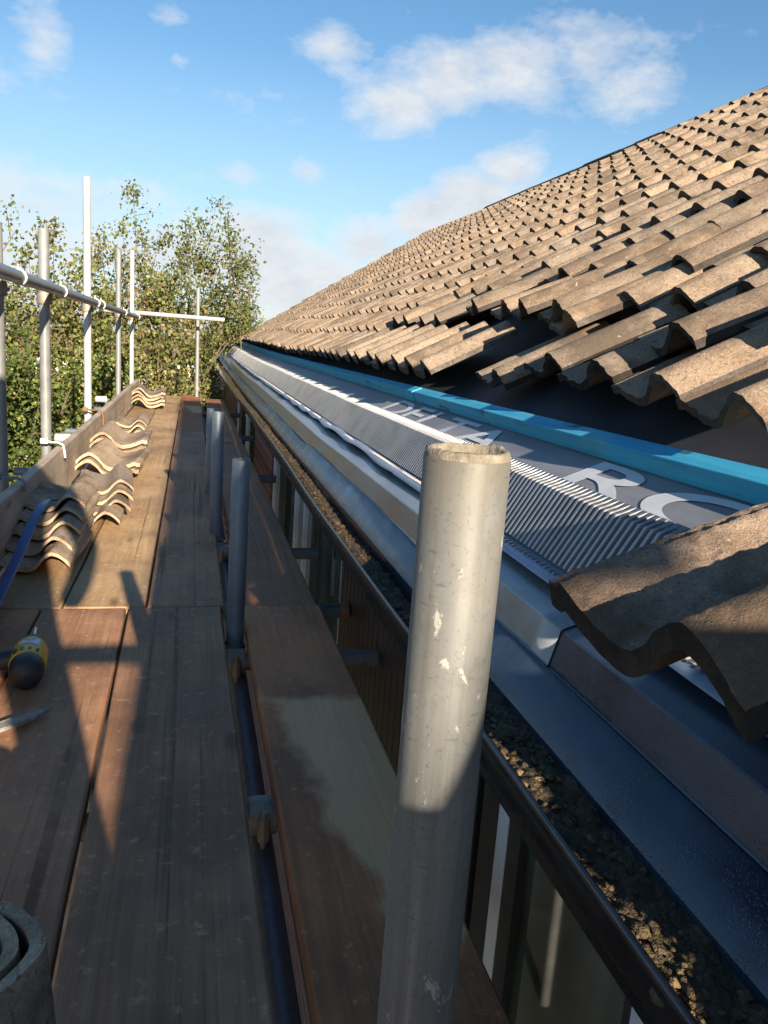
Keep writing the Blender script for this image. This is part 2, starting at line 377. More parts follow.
def blob(d, width, gain, squash=2.0):
    """one cloud mass around a world direction: 1 in its middle, 0 past its rim"""
    d = Vector(d).normalized(); s = wn('ShaderNodeVectorMath', operation='SUBTRACT'); nt.links.new(tcw.outputs['Generated'], s.inputs[0]); s.inputs[1].default_value = d
    m = wn('ShaderNodeVectorMath', operation='MULTIPLY'); nt.links.new(s.outputs[0], m.inputs[0]); m.inputs[1].default_value = (1, 1, squash)
    l = wn('ShaderNodeVectorMath', operation='LENGTH'); nt.links.new(m.outputs[0], l.inputs[0])
    return wmath('MULTIPLY', wmath('SUBTRACT', 1.0, wmath('DIVIDE', l.outputs['Value'], width), clamp=True), gain)
CLOUDS = []   # filled below (direction, width, gain, squash)
BLOBS = [((.218, .939, .262), .075, .62, 1.5), ((.268, .919, .289), .085, .62, 1.6), ((.338, .892, .303), .10, .62, 1.7), ((.40, .865, .312), .09, .56, 1.8), ((.44, .85, .285), .08, .50, 1.5),
         ((.31, .936, .165), .070, 1.2, 1.3), ((.345, .92, .205), .055, .75, 1.5), ((.275, .952, .150), .062, 1.25, 1.4), ((.39, .91, .16), .09, .6, 1.6),
         ((.048, .983, .177), .035, .42, 1.8), ((.127, .974, .187), .03, .42, 1.6), ((-.143, .98, .139), .16, .45, 4.0), ((-.082, .987, .137), .11, .42, 3.5), ((-.2, .96, .12), .2, .5, 3.0),
         ((-.019, .96, .28), .02, .40, 1.5), ((-.03, .949, .314), .028, .42, 2), ((-.151, .949, .277), .04, .40, .8), ((.142, .938, .310), .05, .40, 1.6),
         ((.084, .988, .120), .085, .66, 2.2), ((.201, .972, .112), .085, .70, 2.0), ((.063, .992, .090), .16, .66, 2.4), ((.122, .989, .060), .20, .75, 2.4), ((.005, .993, .085), .16, .66, 2.4), ((-.3, .95, .06), .4, .6, 3.5), ((.5, .86, .05), .4, .6, 3.0)]
cov = None
for d, wd, g, sq in BLOBS:
    b = blob(d, wd, g, sq); cov = b if cov is None else wmath('MAXIMUM', cov, b)
dens = wmath('ADD', wmath('MULTIPLY', nn, 1.5), cov)       # noise about .45..1.1 plus coverage
alpha = wramp(wmath('SUBTRACT', dens, .40), [(.44, 0), (.66, .45), (.92, .92)])
shade = wramp(n_fine, [(.35, (.68, .73, .81)), (.60, (.94, .95, .96))])
edge = wramp(wmath('SUBTRACT', dens, .40), [(.55, (.95, .95, .96)), (.95, (.80, .84, .90))])
ccol = wmix(.45, edge, shade)
bg1 = wn('ShaderNodeBackground'); bg2 = wn('ShaderNodeBackground')
gam = wn('ShaderNodeHueSaturation'); gam.inputs['Saturation'].default_value = 1.22; nt.links.new(sky.outputs[0], gam.inputs['Color'])
sepw = wn('ShaderNodeSeparateXYZ'); nt.links.new(tcw.outputs['Generated'], sepw.inputs[0])
hz = wramp(sepw.outputs[2], [(.0, .75), (.10, .55), (.30, 0)])
nt.links.new(wmix(hz, gam.outputs[0], (3.3, 4.6, 5.9)), bg1.inputs[0]); bg1.inputs[1].default_value = .155
nt.links.new(ccol, bg2.inputs[0]); bg2.inputs[1].default_value = .95
ms = wn('ShaderNodeMixShader'); nt.links.new(alpha, ms.inputs[0]); nt.links.new(bg1.outputs[0], ms.inputs[1]); nt.links.new(bg2.outputs[0], ms.inputs[2])
wo = wn('ShaderNodeOutputWorld'); nt.links.new(ms.outputs[0], wo.inputs[0])

sl = bpy.data.lights.new('sun', 'SUN'); sl.energy = 12.5; sl.angle = R(.5); sl.color = (1.0, .87, .70)
so = bpy.data.objects.new('sun', sl); COL.objects.link(so); so.rotation_euler = (-sun_dir).to_track_quat('-Z', 'Y').to_euler()

cam = bpy.data.cameras.new('camera'); co = bpy.data.objects.new('camera', cam); COL.objects.link(co)
CAM = Vector((0, 0, .80)); co.location = CAM
mat = Matrix(((.971, -.020, -.236), (-.227, .215, -.950), (.070, .976, .204))).to_3x3()
# camera axes in the world: right, up, back (orthonormalised)
rx = Vector((mat[0][0], mat[1][0], mat[2][0])).normalized(); bz = Vector((mat[0][2], mat[1][2], mat[2][2])); bz = (bz - rx*bz.dot(rx)).normalized(); uy = bz.cross(rx)
co.rotation_euler = Matrix((rx, uy, bz)).transposed().to_euler()
cam.sensor_fit = 'VERTICAL'; cam.sensor_height = 32; cam.lens = 800/1024*32; cam.clip_start = .02; cam.clip_end = 2000
scene.camera = co
scene.view_settings.view_transform = 'Standard'; scene.view_settings.look = 'None'; scene.view_settings.exposure = 0

# ------------------------------------------------------------------ dimensions of the house
TH = R(32.2); CT, ST = math.cos(TH), math.sin(TH)
GAUGE, PITCH = .335, .288
YEND = 18.4; YNEAR = -1.2
XR = 5.2                                            # ridge
def roof_z(x): return .632 + (x - .92) * math.tan(TH)
def wob(y, seed=0., amp=1.):                        # the eaves are not straight
    return amp * (.010*math.sin(y*.9 + seed) + .006*math.sin(y*2.3 + 1.7*seed) + .004*math.sin(y*5.1 + seed*3))
def eave_rise(y): return .055 * max(0, (y - 9) / 9) ** 1.5 - .018 * math.sin(min(max(y, 0), 18)/18*math.pi)
house = empty('house', (.53, 0, -2.4), 'long low brick house with a brown pantile roof being re-edged at the eaves', 'house')
def P(o):                                            # parent a world-space mesh to the house
    o.parent = house; o.matrix_parent_inverse = Matrix.Translation(-house.location); return o

# tile cross-section: w runs across the tile from its flat edge to its roll
PROF0 = [(0, .044), (.03, .039), (.07, .020), (.11, .007), (.15, .003), (.185, .021), (.215, .054), (.25, .078), (.28, .070), (.31, .047), (.335, .020)]
ROOFP = [(0, .020), (.03, .015), (.06, .010), (.10, .007), (.135, .009), (.160, .018), (.185, .042), (.210, .062), (.232, .066), (.255, .052), (.275, .030), (.29, .020)]
def prof_h(x, PROF=None):
    PROF = PROF or PROF0
    for i in range(len(PROF)-1):
        if x <= PROF[i+1][0]:
            p0 = PROF[max(i-1, 0)]; p1 = PROF[i]; p2 = PROF[i+1]; p3 = PROF[min(i+2, len(PROF)-1)]
            t = (x - p1[0]) / (p2[0] - p1[0])
            m1 = (p2[1]-p0[1]) / (p2[0]-p0[0]) * (p2[0]-p1[0]); m2 = (p3[1]-p1[1]) / (p3[0]-p1[0]) * (p2[0]-p1[0])
            return (2*t**3-3*t**2+1)*p1[1] + (t**3-2*t**2+t)*m1 + (-2*t**3+3*t**2)*p2[1] + (t**3-t**2)*m2
    return PROF[-1][1]

# laid tiles: one covering mesh, every tile with its own small error
SAG = lambda y, d: .018*math.sin(y*.55 + d*.9) + .010*math.sin(y*1.3 - d*1.7)
cov_mb = MB(); TL = .036
ws = [0, .04, .08, .12, .15, .170, .186, .202, .218, .234, .250, .266, PITCH]
NC = int((XR - .97)/CT/GAUGE) + 1
ntile = int((YEND - YNEAR)/PITCH)
loose_from = {0: 3.05, 1: 5.2, 2: 5.4, 3: 3.9}        # rows that are laid only beyond this y
for k in range(-1, NC):
    for j in range(ntile):
        yt = YEND - j*PITCH                           # the tile's far side
        if k == -1 and .50 < yt < 16.6: continue
        if k in loose_from and .50 < yt and yt - PITCH < loose_from[k]: continue
        d0 = k*GAUGE + random.gauss(0, .006); L = GAUGE + .06
        if (k+1)*GAUGE > (XR-.97)/CT: L = max(.1, (XR-.97)/CT - k*GAUGE)
        dz = random.gauss(0, .0025); tilt = random.gauss(0, .004); tone = min(1, max(0, random.gauss(.5, .13)))
        skew = random.gauss(0, .004)
        vs = []
        for wv in ws:
            y = yt - wv; h = prof_h(wv, ROOFP) + dz
            for d, lift in ((d0 + skew*wv/PITCH, TL), (d0 + L*.5, TL*.5), (d0 + L, 0.0)):
                hh = h + lift + tilt*(wv/PITCH - .5) + SAG(y, d)*.8
                bx, bz_ = .97 + d*CT, roof_z(.97) + d*ST
                vs.append((bx - hh*ST, y, bz_ + hh*CT))
        n = len(ws); fs = []
        for i in range(n-1):
            a = i*3; b = a+3
            fs += [(a, b, b+1, a+1), (a+1, b+1, b+2, a+2)]
        cov_mb.add(vs, fs, tone)
        # front and side edges have their own vertices: sharp arris, cut face darkened for dirt and painted shade
        fv = []
        for wv in ws:
            y = yt - wv; h = prof_h(wv, ROOFP) + dz; d = d0 + skew*wv/PITCH
            for hh in (h + TL, h + TL - .034):
                hh += tilt*(wv/PITCH - .5) + SAG(y, d)*.8
                fv.append((.97 + d*CT - hh*ST, y, roof_z(.97) + d*ST + hh*CT))
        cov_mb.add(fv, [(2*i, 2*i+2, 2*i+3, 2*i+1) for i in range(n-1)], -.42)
        for q in (0, n-1):
            a3 = vs[q*3:q*3+3]; low = [(p[0] + .02*ST, p[1], p[2] - .02*CT) for p in a3]
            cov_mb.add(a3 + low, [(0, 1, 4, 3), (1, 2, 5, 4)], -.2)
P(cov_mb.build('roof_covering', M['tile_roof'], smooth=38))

# ridge: dark ridge board and half-round capping seen along the top edge
rb = MB()
for i in range(int((14.9 - YNEAR)/.45)+1):
    y0 = YNEAR + i*.45; y1 = min(14.9, y0 + .455)
    zz = roof_z(XR) + .02 + random.gauss(0, .004)
    vs = []; N = 8
    for y in (y0, y1):
        for k in range(N+1):
            a = math.pi*k/N; vs.append((XR + .12 - .13*math.cos(a), y, zz + .10*math.sin(a) + .02))
    rb.add(vs, [(k, k+1, N+2+k, N+1+k) for k in range(N)] + [tuple(range(N+1)), tuple(range(N+1, 2*N+2))])
P(rb.build('ridge_capping', M['ridge'], smooth=50))
bs = MB(); bs.add([(XR+.1, YNEAR, roof_z(XR)), (XR+.1, YEND, roof_z(XR)), (2*XR - .5, YEND, .4), (2*XR - .5, YNEAR, .4)], [(0,1,2,3)])
P(bs.build('rear_slope', M['tile_roof']))

# membrane (with wrinkles), lettering, batten
def strip(prof, y0, y1, step, thick=0, wf=None, name='', mat=None, smooth=30, rise=True):
    """extrudes a cross-section (x, z) along the eaves with its waves"""
    mb = MB(); ny = int((y1-y0)/step)+1; vs = []; n = len(prof)
    for j in range(ny+1):
        y = y0 + (y1-y0)*j/ny; e = eave_rise(y) if rise else 0
        for i, (x, z) in enumerate(prof):
            dx, dz = wf(i, y) if wf else (0, 0)
            vs.append((x+dx, y, z+dz+e))
    fs = [(j*n+i, j*n+i+1, (j+1)*n+i+1, (j+1)*n+i) for j in range(ny) for i in range(n-1)]
    mb.add(vs, fs)
    o = mb.build(name, mat, smooth=smooth)
    if thick:
        md = o.modifiers.new('solid', 'SOLIDIFY'); md.thickness = thick; md.offset = 0
    return P(o)
def mem_z(x): return .522 + (min(x, 1.0) - .80)*math.tan(TM) + max(0, x-1.0)*math.tan(TH)
TM = R(22.); CM, SM = math.cos(TM), math.sin(TM)
mp_ = [(x, mem_z(x)) for x in (.795, .815, .835, .86, .885, .91, .945)]
strip(mp_, YNEAR, YEND, .06, wf=lambda i, y: (0, .0016*noise.noise(Vector((i*.7, y*2.2, 0))) + (.0016*noise.noise(Vector((i*.3, y*.8, 4))))), name='roofing_membrane', mat=M['membrane'], smooth=60)
membrane = bpy.data.objects['roofing_membrane']
M['membrane_shade'] = m_simple('shade_dark_membrane', (.020, .022, .032), .6, var=.35, scale=5, bump=.2, stretch=(1,.35,1))  # membrane past the batten, its shade under the tiles put in as near-black
strip([(x, mem_z(x)+.001) for x in (.945, .98, 1.0, 1.1, 1.2, 1.5, 2.2)], YNEAR, YEND, .06, wf=lambda i, y: (0, .004*noise.noise(Vector((i*.7, y*2.2, 9)))), name='shaded_membrane', mat=M['membrane_shade'], smooth=60)
def lettering(txt, y_left, size, off_up, sx=1.0):
    cu = bpy.data.curves.new('t', 'FONT'); cu.body = txt; cu.size = size; cu.fill_mode = 'FRONT' if hasattr(cu, 'fill_mode') else 'FRONT'; cu.offset = size*.012
    to = bpy.data.objects.new('t', cu); COL.objects.link(to)
    bpy.context.view_layer.update()
    dg = bpy.context.evaluated_depsgraph_get(); me = bpy.data.meshes.new_from_object(to.evaluated_get(dg))
    bpy.data.objects.remove(to); bpy.data.curves.remove(cu)
    for v in me.vertices:
        u, t = v.co.x*sx, v.co.y
        x = .80 + (off_up + t)*CM; y = y_left - u
        v.co = (x - .0026*SM, y, mem_z(x) + .0026*CM + eave_rise(y))
    me.materials.append(M['print']); o = bpy.data.objects.new('lettering', me); COL.objects.link(o); o.parent = membrane
    return o
lettering('DELTA', 3.52, .178, .010, 2.55)
lettering('RO', 1.70, .190, .010, 2.75)
bat = MB(); bx0, bz0 = .938, mem_z(.938) + .002
segs = [(YNEAR, 3.34), (3.345, 8.1), (8.105, 12.8), (12.805, YEND)]
for q, (a, b) in enumerate(segs):
    dn, up = .046 + .002*(q % 2), .050
    mb = MB(); vs = []; fs = []
    ny = int((b-a)/.25)+1
    for j in range(ny+1):
        y = a + (b-a)*j/ny; e = eave_rise(y) + .0015*noise.noise(Vector((y*3, q, 0))); dx = .002*noise.noise(Vector((y*2, q, 7))) - .003*(q == 1)
        for (u, hgt) in ((0, 0), (0, dn), (up, dn), (up, 0)):
            vs.append((bx0 + u*CM - hgt*SM + dx, y, bz0 + u*SM + hgt*CM + e))
    for j in range(ny):
        for i in range(4): fs.append((j*4+i, j*4+(i+1) % 4, (j+1)*4+(i+1) % 4, (j+1)*4+i))
    fs += [(0,1,2,3), (ny*4, ny*4+1, ny*4+2, ny*4+3)]
    mb.add(vs, fs); P(mb.build('timber_batten', M['batten'], bevel=.0025))

# eaves vent: ribbed comb panels, about a metre each
cb0, ct0 = Vector((.722, 0, .394)), Vector((.800, 0, .524))
cn = Vector((ct0 - cb0)).normalized(); cnn = Vector((-cn.z, 0, cn.x))
y = -.872; q = 0
while y < YEND - .3:
    Lp = .98; y1 = min(YEND, y + Lp); tl = tr = fw = 0
    rib = .0215; nr = int((y1-y)/rib); mb = MB(); vs = []; fs = []
    ys = []
    for r_ in range(nr):
        yy = y + r_*rib
        ys += [(yy, 0), (yy+rib*.52, 0), (yy+rib*.55, .014), (yy+rib*.95, .014)]
    ys.append((y + nr*rib, 0))
    rows = [(-.03, .7), (0.0, .35), (.012, 1), (.5, 1), (.93, 1), (1.0, .4), (1.05, 0.0)]
    for (yy, hgt) in ys:
        fr = (yy - y)/Lp; o_ = tl*(1-fr) + tr*fr; e = eave_rise(yy) + .5*wob(yy, 1.3, .35)
        for (t, g) in rows:
            base = cb0.lerp(ct0, min(t, 1.0)); 
            if t > 1: base = ct0 + Vector((CM, 0, SM))*(t-1)*.5 + Vector((-.0, 0, .004))
            if t < 0: base = cb0 + Vector((-.022, 0, -.004))
            p = base + cnn*(hgt*g if t <= 1 else 0.0) + cnn*(o_ + fw)
            vs.append((p.x, yy, p.z + e))
    n = len(rows); m = len(ys)
    for j in range(m-1):
        for i in range(n-1): fs.append((j*n+i, j*n+i+1, (j+1)*n+i+1, (j+1)*n+i))
    mb.add(vs, fs); mb.c = [(.15 if hgt == 0 else 1.0) if t_ >= .0 and t_ <= .95 else .35 for (yy, hgt) in ys for (t_, g_) in rows]  # groove vertices toned dark: shade of the slots put into the colour
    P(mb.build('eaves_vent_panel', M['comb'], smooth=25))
    y = y + nr*rib; q += 1

# flashings from the gutter upwards
strip([(.546, .175), (.5515, .210), (.600, .283)], YNEAR, YEND, .08, .0015, lambda i, y: (0, wob(y, .4, .18)), 'eaves_apron', M['apron'], 8)
def dripf(s, o): return lambda i, y: (wob(y, s, .25) + o, wob(y, s+1, .45) + o*.8)
strip([(.598, .278), (.6035, .284), (.620, .347), (.6225, .350), (.690, .373), (.70, .374)], 1.19, YEND, .08, .0018, dripf(.4, 0), 'drip_flashing', M['drip'], 8)
strip([(.598, .276), (.6035, .280), (.620, .342), (.6225, .345), (.690, .368), (.70, .369)], YNEAR, 1.45, .08, .0018, dripf(.4, .003), 'drip_flashing', M['apron'], 8)
def crimp(i, y):
    a = (1 - i/3) * (.5 + .9*max(0, noise.noise(Vector((0, y*.5, 3)))+.3)) * (1 if y > 2.6 else .15)
    return (a*.006*math.sin(y*7 + 2*math.sin(y*1.9)), a*(.007*math.sin(y*11 + 3*math.sin(y*1.3)) + .005))
strip([(.668, .383), (.684, .388), (.705, .393), (.745, .403)], YNEAR, YEND, .03, .0012, crimp, 'crimped_sheet', M['lead'], 60)
strip([(.72, .33), (.74, .399), (.80, .518)], YNEAR, YEND, .3, 0, None, 'fascia_backing', M['gutter'])

# gutter: black, half full of moss
gp = [(.470, .150), (.458, .168), (.4525, .200), (.4505, .219), (.4535, .2225), (.4575, .221), (.459, .212), (.463, .185), (.480, .158), (.520, .150), (.545, .160), (.556, .205)]
def gw(i, y): return (wob(y, 2.2, .30), wob(y, 3.1, .5))
g_o = strip(gp, YNEAR, YEND+.1, .12, 0, gw, 'gutter', M['gutter'], 50)
strip([(.4495, .2175), (.4510, .2240), (.4545, .2255), (.4580, .2235)], YNEAR, YEND+.1, .12, .001, gw, 'gutter_lip', M['lip'], 70)
mo = MB(); ny = int((YEND - YNEAR)/.006); nx = 20; vs = []
for j in range(ny+1):
    y = YNEAR + (YEND-YNEAR)*j/ny
    for i in range(nx+1):
        x = .460 + .090*i/nx
        h = .6*noise.fractal(Vector((x*30, y*22, 0)), .8, 2.1, 5) + .45*abs(noise.noise(Vector((x*110, y*110, 3)))) + .3*noise.noise(Vector((x*8, y*3, 6)))
        vs.append((x + wob(y, 2.2, .3), y, .199 + .013*h + .004*(i/nx) + wob(y, 3.1, .5) + eave_rise(y)))
vs = [(x, y, z - (.022*min(1, max(0, (x - .500)/.014)) if y > 1.7 else 0)) for x, y, z in vs]
mo.add(vs, [(j*(nx+1)+i, j*(nx+1)+i+1, (j+1)*(nx+1)+i+1, (j+1)*(nx+1)+i) for j in range(ny) for i in range(nx)], 0.0)
ico = [(0,0,1),(.89,0,.45),(.28,.85,.45),(-.72,.53,.45),(-.72,-.53,.45),(.28,-.85,.45),(.72,.53,-.45),(-.28,.85,-.45),(-.89,0,-.45),(-.28,-.85,-.45),(.72,-.53,-.45),(0,0,-1)]
icf = [(0,1,2),(0,2,3),(0,3,4),(0,4,5),(0,5,1),(1,6,2),(2,7,3),(3,8,4),(4,9,5),(5,10,1),(6,7,2),(7,8,3),(8,9,4),(9,10,5),(10,6,1),(11,7,6),(11,8,7),(11,9,8),(11,10,9),(11,6,10)]
def sub(v, f):
    v = [Vector(p).normalized() for p in v]; cache = {}; nf = []
    def mid(a, b):
        k = (min(a, b), max(a, b))
        if k not in cache: v.append(((v[a]+v[b])/2).normalized()); cache[k] = len(v)-1
        return cache[k]
    for a, b, c in f:
        ab, bc, ca = mid(a, b), mid(b, c), mid(c, a); nf += [(a, ab, ca), (ab, b, bc), (ca, bc, c), (ab, bc, ca)]
    return v, nf
ico2, icf2 = sub(ico, icf)
for _ in range(2600):
    y = .3 + (random.random()**1.7)*9; x = random.uniform(.462, .545 if y < 1.2 else .502); r = random.choice([.0015, .002, .0025, .003, .004, .0055]) * random.uniform(.7, 1.3)
    if random.random() < .20: x = random.uniform(.460, .470); r *= 1.5
    s = Vector((random.uniform(.6, 1.4), random.uniform(.7, 1.9), random.uniform(.4, .9))); ph = random.random()*50
    c = Vector((x + wob(y, 2.2, .3), y, .2045 - r*.1 + wob(y, 3.1, .5) + eave_rise(y)))
    mo.add([c + Vector((p.x*s.x, p.y*s.y, p.z*s.z))*r*(1 + .75*noise.noise(p*2.2 + Vector((ph, 0, 0)))) for p in ico2], icf2, random.random()**2)
tag(mo.build('gutter_moss', M['moss'], smooth=80), 'wet brown moss and grit filling the black gutter', 'moss', kind='stuff')

# wall under the eaves
XW = .535
wl = MB()
wl.box((XW, YNEAR, -2.4), (XW+.22, YEND, -1.30))
wl.box((XW, 5.35, -1.30), (XW+.22, 6.9, .12)); wl.box((XW, 9.9, -1.30), (XW+.22, YEND, .12))
P(wl.build('brick_wall', M['brick']))
gw_ = MB(); gw_.add([(XW+.22, YEND, .12), (2*XR-.7, YEND, .12), (2*XR-.7, YEND, -2.4), (XW+.22, YEND, -2.4), (XR, YEND, roof_z(XR)-.1), (.97, YEND, .55)], [(0,1,2,3), (0,5,4,1)])
P(gw_.build('gable_wall', M['brick']))
pl = MB(); pl.box((XW-.006, YNEAR, -1.95), (XW+.001, YEND, -1.62)); P(pl.build('painted_plinth', M['paving']))
so_ = MB(); so_.box((.475, YNEAR, .122), (XW+.3, YEND, .147)); P(so_.build('soffit_board', M['gutter']))
# brown ribbed cladding
cl = MB(); a, b = 1.62, 2.70; nrb = int((b-a)/.06); vs = []
for r_ in range(nrb):
    yy = a + (b-a)*r_/nrb; wv = (b-a)/nrb
    for (f, dx) in ((0, .012), (.12, 0), (.82, 0), (.88, .012)):
        for z in (-1.3, .122): vs.append((XW - .004 + dx, yy + f*wv, z))
m = len(vs)//2
cl.add(vs, [(2*i, 2*i+2, 2*i+3, 2*i+1) for i in range(m-1)]); P(cl.build('cladding_panel', M['clad']))
def window(y0, y1, bars, darks):
    f = MB(); z0, z1 = -1.3, .122
    f.box((XW+.012, y0, z0), (XW+.07, y1, z0+.05))
    for b_, wd in bars: f.box((XW+.010, b_, z0+.05), (XW+.07, b_+wd, z1))
    fr = P(f.build('window', M['frame'], bevel=.003))
    for b_, wd in darks:
        d = MB(); d.box((XW+.014, b_, z0+.05), (XW+.068, b_+wd, z1)); o = d.build('gasket', M['gasket']); o.parent = fr
    edges = sorted([y0, y1] + [b_+wd/2 for b_, wd in bars])
    for i in range(len(edges)-1):
        if edges[i+1] - edges[i] < .12: continue
        p = MB(); p.box((XW+.030, edges[i]+.004, z0+.05), (XW+.036, edges[i+1]-.004, z1)); o = p.build('pane', M['glass']); o.parent = fr
window(YNEAR, 1.60, [(-.5, .06), (.655, .045), (.712, .03), (1.150, .040)], [(.742, .02), (1.10, .048), (1.192, .08), (1.30, .29)])
window(2.72, 5.34, [(2.73, .045), (3.78, .05), (4.12, .05), (5.28, .05)], [(2.78, .03), (3.83, .03), (4.18, .03), (4.6, .3)])
window(6.92, 9.88, [(6.95, .05), (8.2, .05), (9.8, .05)], [(7.0, .03), (8.26, .03), (9.0, .5)])

# ------------------------------------------------------------------ individual tiles
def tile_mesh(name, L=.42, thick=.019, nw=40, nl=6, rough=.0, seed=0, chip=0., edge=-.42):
    mb = MB(); W = .335; top = []; bot = []
    for i in range(nw+1):
        wv = W*i/nw; h = prof_h(wv)
        lip = -.008 if wv < .022 else 0
        for j in range(nl+1):
            u = L*j/nl; n = rough*noise.fractal(Vector((u*40, wv*40, seed)), .9, 2, 4) if rough else 0
            e = chip*noise.noise(Vector((wv*45, seed, 2))) if j == 0 else 0
            top.append((u + e, -wv, h + n + lip)); bot.append((u + e*.6, -wv, h + lip - thick + n*.4 + (.004 if .19 < wv < .31 else 0)))
    n1 = nl+1; N = len(top); fs = []
    for i in range(nw):
        for j in range(nl):
            a = i*n1+j; b = a+n1
            fs += [(a, a+1, b+1, b), (N+a, N+b, N+b+1, N+a+1)]
    mb.add(top + bot, fs)
    # edges carry their own vertices, toned dark for dirt and shade by default
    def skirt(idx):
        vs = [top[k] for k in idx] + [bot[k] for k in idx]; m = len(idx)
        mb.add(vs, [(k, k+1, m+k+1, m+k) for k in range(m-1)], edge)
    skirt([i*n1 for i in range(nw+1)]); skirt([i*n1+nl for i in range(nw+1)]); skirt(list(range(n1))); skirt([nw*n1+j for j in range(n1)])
    return mb
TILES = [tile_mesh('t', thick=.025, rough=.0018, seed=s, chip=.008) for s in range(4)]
TILES_P = [tile_mesh('t', thick=.022, rough=.0016, seed=s + 10, chip=.008, edge=.75) for s in range(4)]
def tile_frame(corner, yaw, pitch, bank=0.):
    a, t, b = R(yaw), R(pitch), R(bank)
    u = Vector((math.cos(t)*math.cos(a), -math.cos(t)*math.sin(a), math.sin(t)))
    wv = Vector((-math.sin(a), -math.cos(a), 0)); n = u.cross(-wv)
    if n.z < 0: n = -n
    w2 = wv*math.cos(b) + n*math.sin(b); n2 = n*math.cos(b) - wv*math.sin(b)
    o = Vector(corner) - n2*.042
    return Matrix(((u.x, -w2.x, n2.x, o.x), (u.y, -w2.y, n2.y, o.y), (u.z, -w2.z, n2.z, o.z), (0, 0, 0, 1)))
def add_tile(mw, label, group, mat='tile', kind=None, tone=None):
    k = random.randrange(4); key = (k, mat)
    src = getattr(add_tile, 'cache', {}); add_tile.cache = src
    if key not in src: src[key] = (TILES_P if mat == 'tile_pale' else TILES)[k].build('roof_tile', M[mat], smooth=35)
    else:
        o = src[key].copy(); COL.objects.link(o); o.matrix_world = mw; return tag(o, label, 'roof tile', group)
    o = src[key]; o.matrix_world = mw; return tag(o, label, 'roof tile', group)

# the big loose tile in the near right of the picture
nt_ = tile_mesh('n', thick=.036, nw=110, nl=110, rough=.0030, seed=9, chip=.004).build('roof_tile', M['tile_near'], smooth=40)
nt_.matrix_world = tile_frame((.4496, .911, .5256), -6.7, 16.6, -1.7)
tag(nt_, 'large brown tile lying loose over the gutter closest to the camera', 'roof tile')

# displaced tiles: (flat-edge front corner), yaw, pitch, bank, words
LOOSE = [((1.364, 4.065, 1.030), 9, 24, 3, 'the farthest tile of the upper slipped row, right after the neat courses'),
         ((1.334, 3.62, 1.000), 8, 23, 2, 'the slipped upper tile second from the far end of its row'),
         ((1.300, 3.27, .985), 8, 24, 2, 'the slipped upper tile third from the far end, in the middle of the heap'),
         ((1.270, 2.93, .965), 8, 25, 2, 'the slipped upper tile nearest the camera in the middle heap'),
         ((1.262, 2.80, .925), 6, 25, 3, 'the tile half tucked under the middle heap with only its roll showing'),
         ((1.141, 1.981, .872), 5, 26, 2, 'the slipped tile with a white spot on its lit flat edge'),
         ((1.215, 1.700, .918), 4, 26, 2, 'the slipped tile cut by the right edge of the view, a pale chip on its edge'),
         ((1.315, 5.60, .962), 3, 25, 1, 'the tile at the step where the second course breaks off'),
         ((1.320, 5.25, .960), 4, 25, 1, 'the tile one before the upper heap with a short lit front'),
         ((1.330, 4.92, .963), 5, 25, 1, 'the tile two before the upper heap in half shade'),
         ((1.325, 4.58, .960), 6, 25, 2, 'the tile lying right beside the far end of the upper heap'),
         ((1.02, 2.86, .735), 4, 25, 1, 'the lower tile beside the end of the laid bottom row'),
         ((1.059, 2.518, .783), 5, 25, 2, 'the first lower tile right of the dark opening'),
         ((1.030, 2.190, .762), 5, 25, 2, 'the second lower tile right of the dark opening'),
         ((1.010, 1.835, .751), 5, 26, 2, 'the lower tile below the one with the white spot'),
         ((.993, 1.525, .741), 6, 26, 3, 'the lowest tile at the right edge with an orange streak on its broken side')]
GL = 'displaced tiles pushed up the roof at the open eaves'
for c, ya, pi_, ba, words in LOOSE:
    add_tile(tile_frame(c, ya + random.gauss(0, 2.2), pi_ + random.gauss(0, 1.2), ba + random.gauss(0, 2)) @ Matrix.Diagonal((1, 1, .84, 1)), 'brown pantile, ' + words, GL)
# second layer: the tiles that the slipped ones lie upon, up to the first neat course
for (yy, xx, dz, words) in [(3.66, 1.60, .085, 'upper layer, farthest of the four long pushed-up tiles'), (3.34, 1.585, .085, 'upper layer, second of the four long pushed-up tiles'), (3.01, 1.56, .085, 'upper layer, third of the four long pushed-up tiles'), (2.68, 1.55, .080, 'upper layer, nearest of the four long pushed-up tiles'),
                          (2.35, 1.58, .06, 'the wide flat tile above the white-spotted one'), (2.04, 1.58, .06, 'the tile above the chip-edged one at the right'), (1.74, 1.58, .06, 'the tile entering the view at mid height on the right'),
                          (4.30, 1.60, .05, 'the pushed-up tile beneath the neat courses, left of the heap'), (4.6, 1.62, .05, 'the pushed-up tile one further left of the heap'), (4.9, 1.62, .05, 'the pushed-up tile two further left of the heap'), (5.2, 1.62, .05, 'the pushed-up tile beside the neat third course')]:
    c = (xx, yy, roof_z(xx) + dz + .02)
    add_tile(tile_frame(c, 4 + random.gauss(0, 2), 28 + random.gauss(0, 1), 1) @ Matrix.Diagonal((1, 1, .8, 1)), 'brown pantile, ' + words, GL)
for k, yy in enumerate((3.0, 2.7, 2.41, 2.12, 1.83, 1.54)):
    xx = 1.40; add_tile(tile_frame((xx, yy, roof_z(xx) + .055), 3 + random.gauss(0, 1.5), 29, 1), 'brown pantile lying under the slipped ones, ' + ['farthest', 'second farthest', 'third farthest', 'third nearest', 'second nearest', 'nearest'][k] + ' of six mostly hidden', GL)
yy = 3.9; q = 0
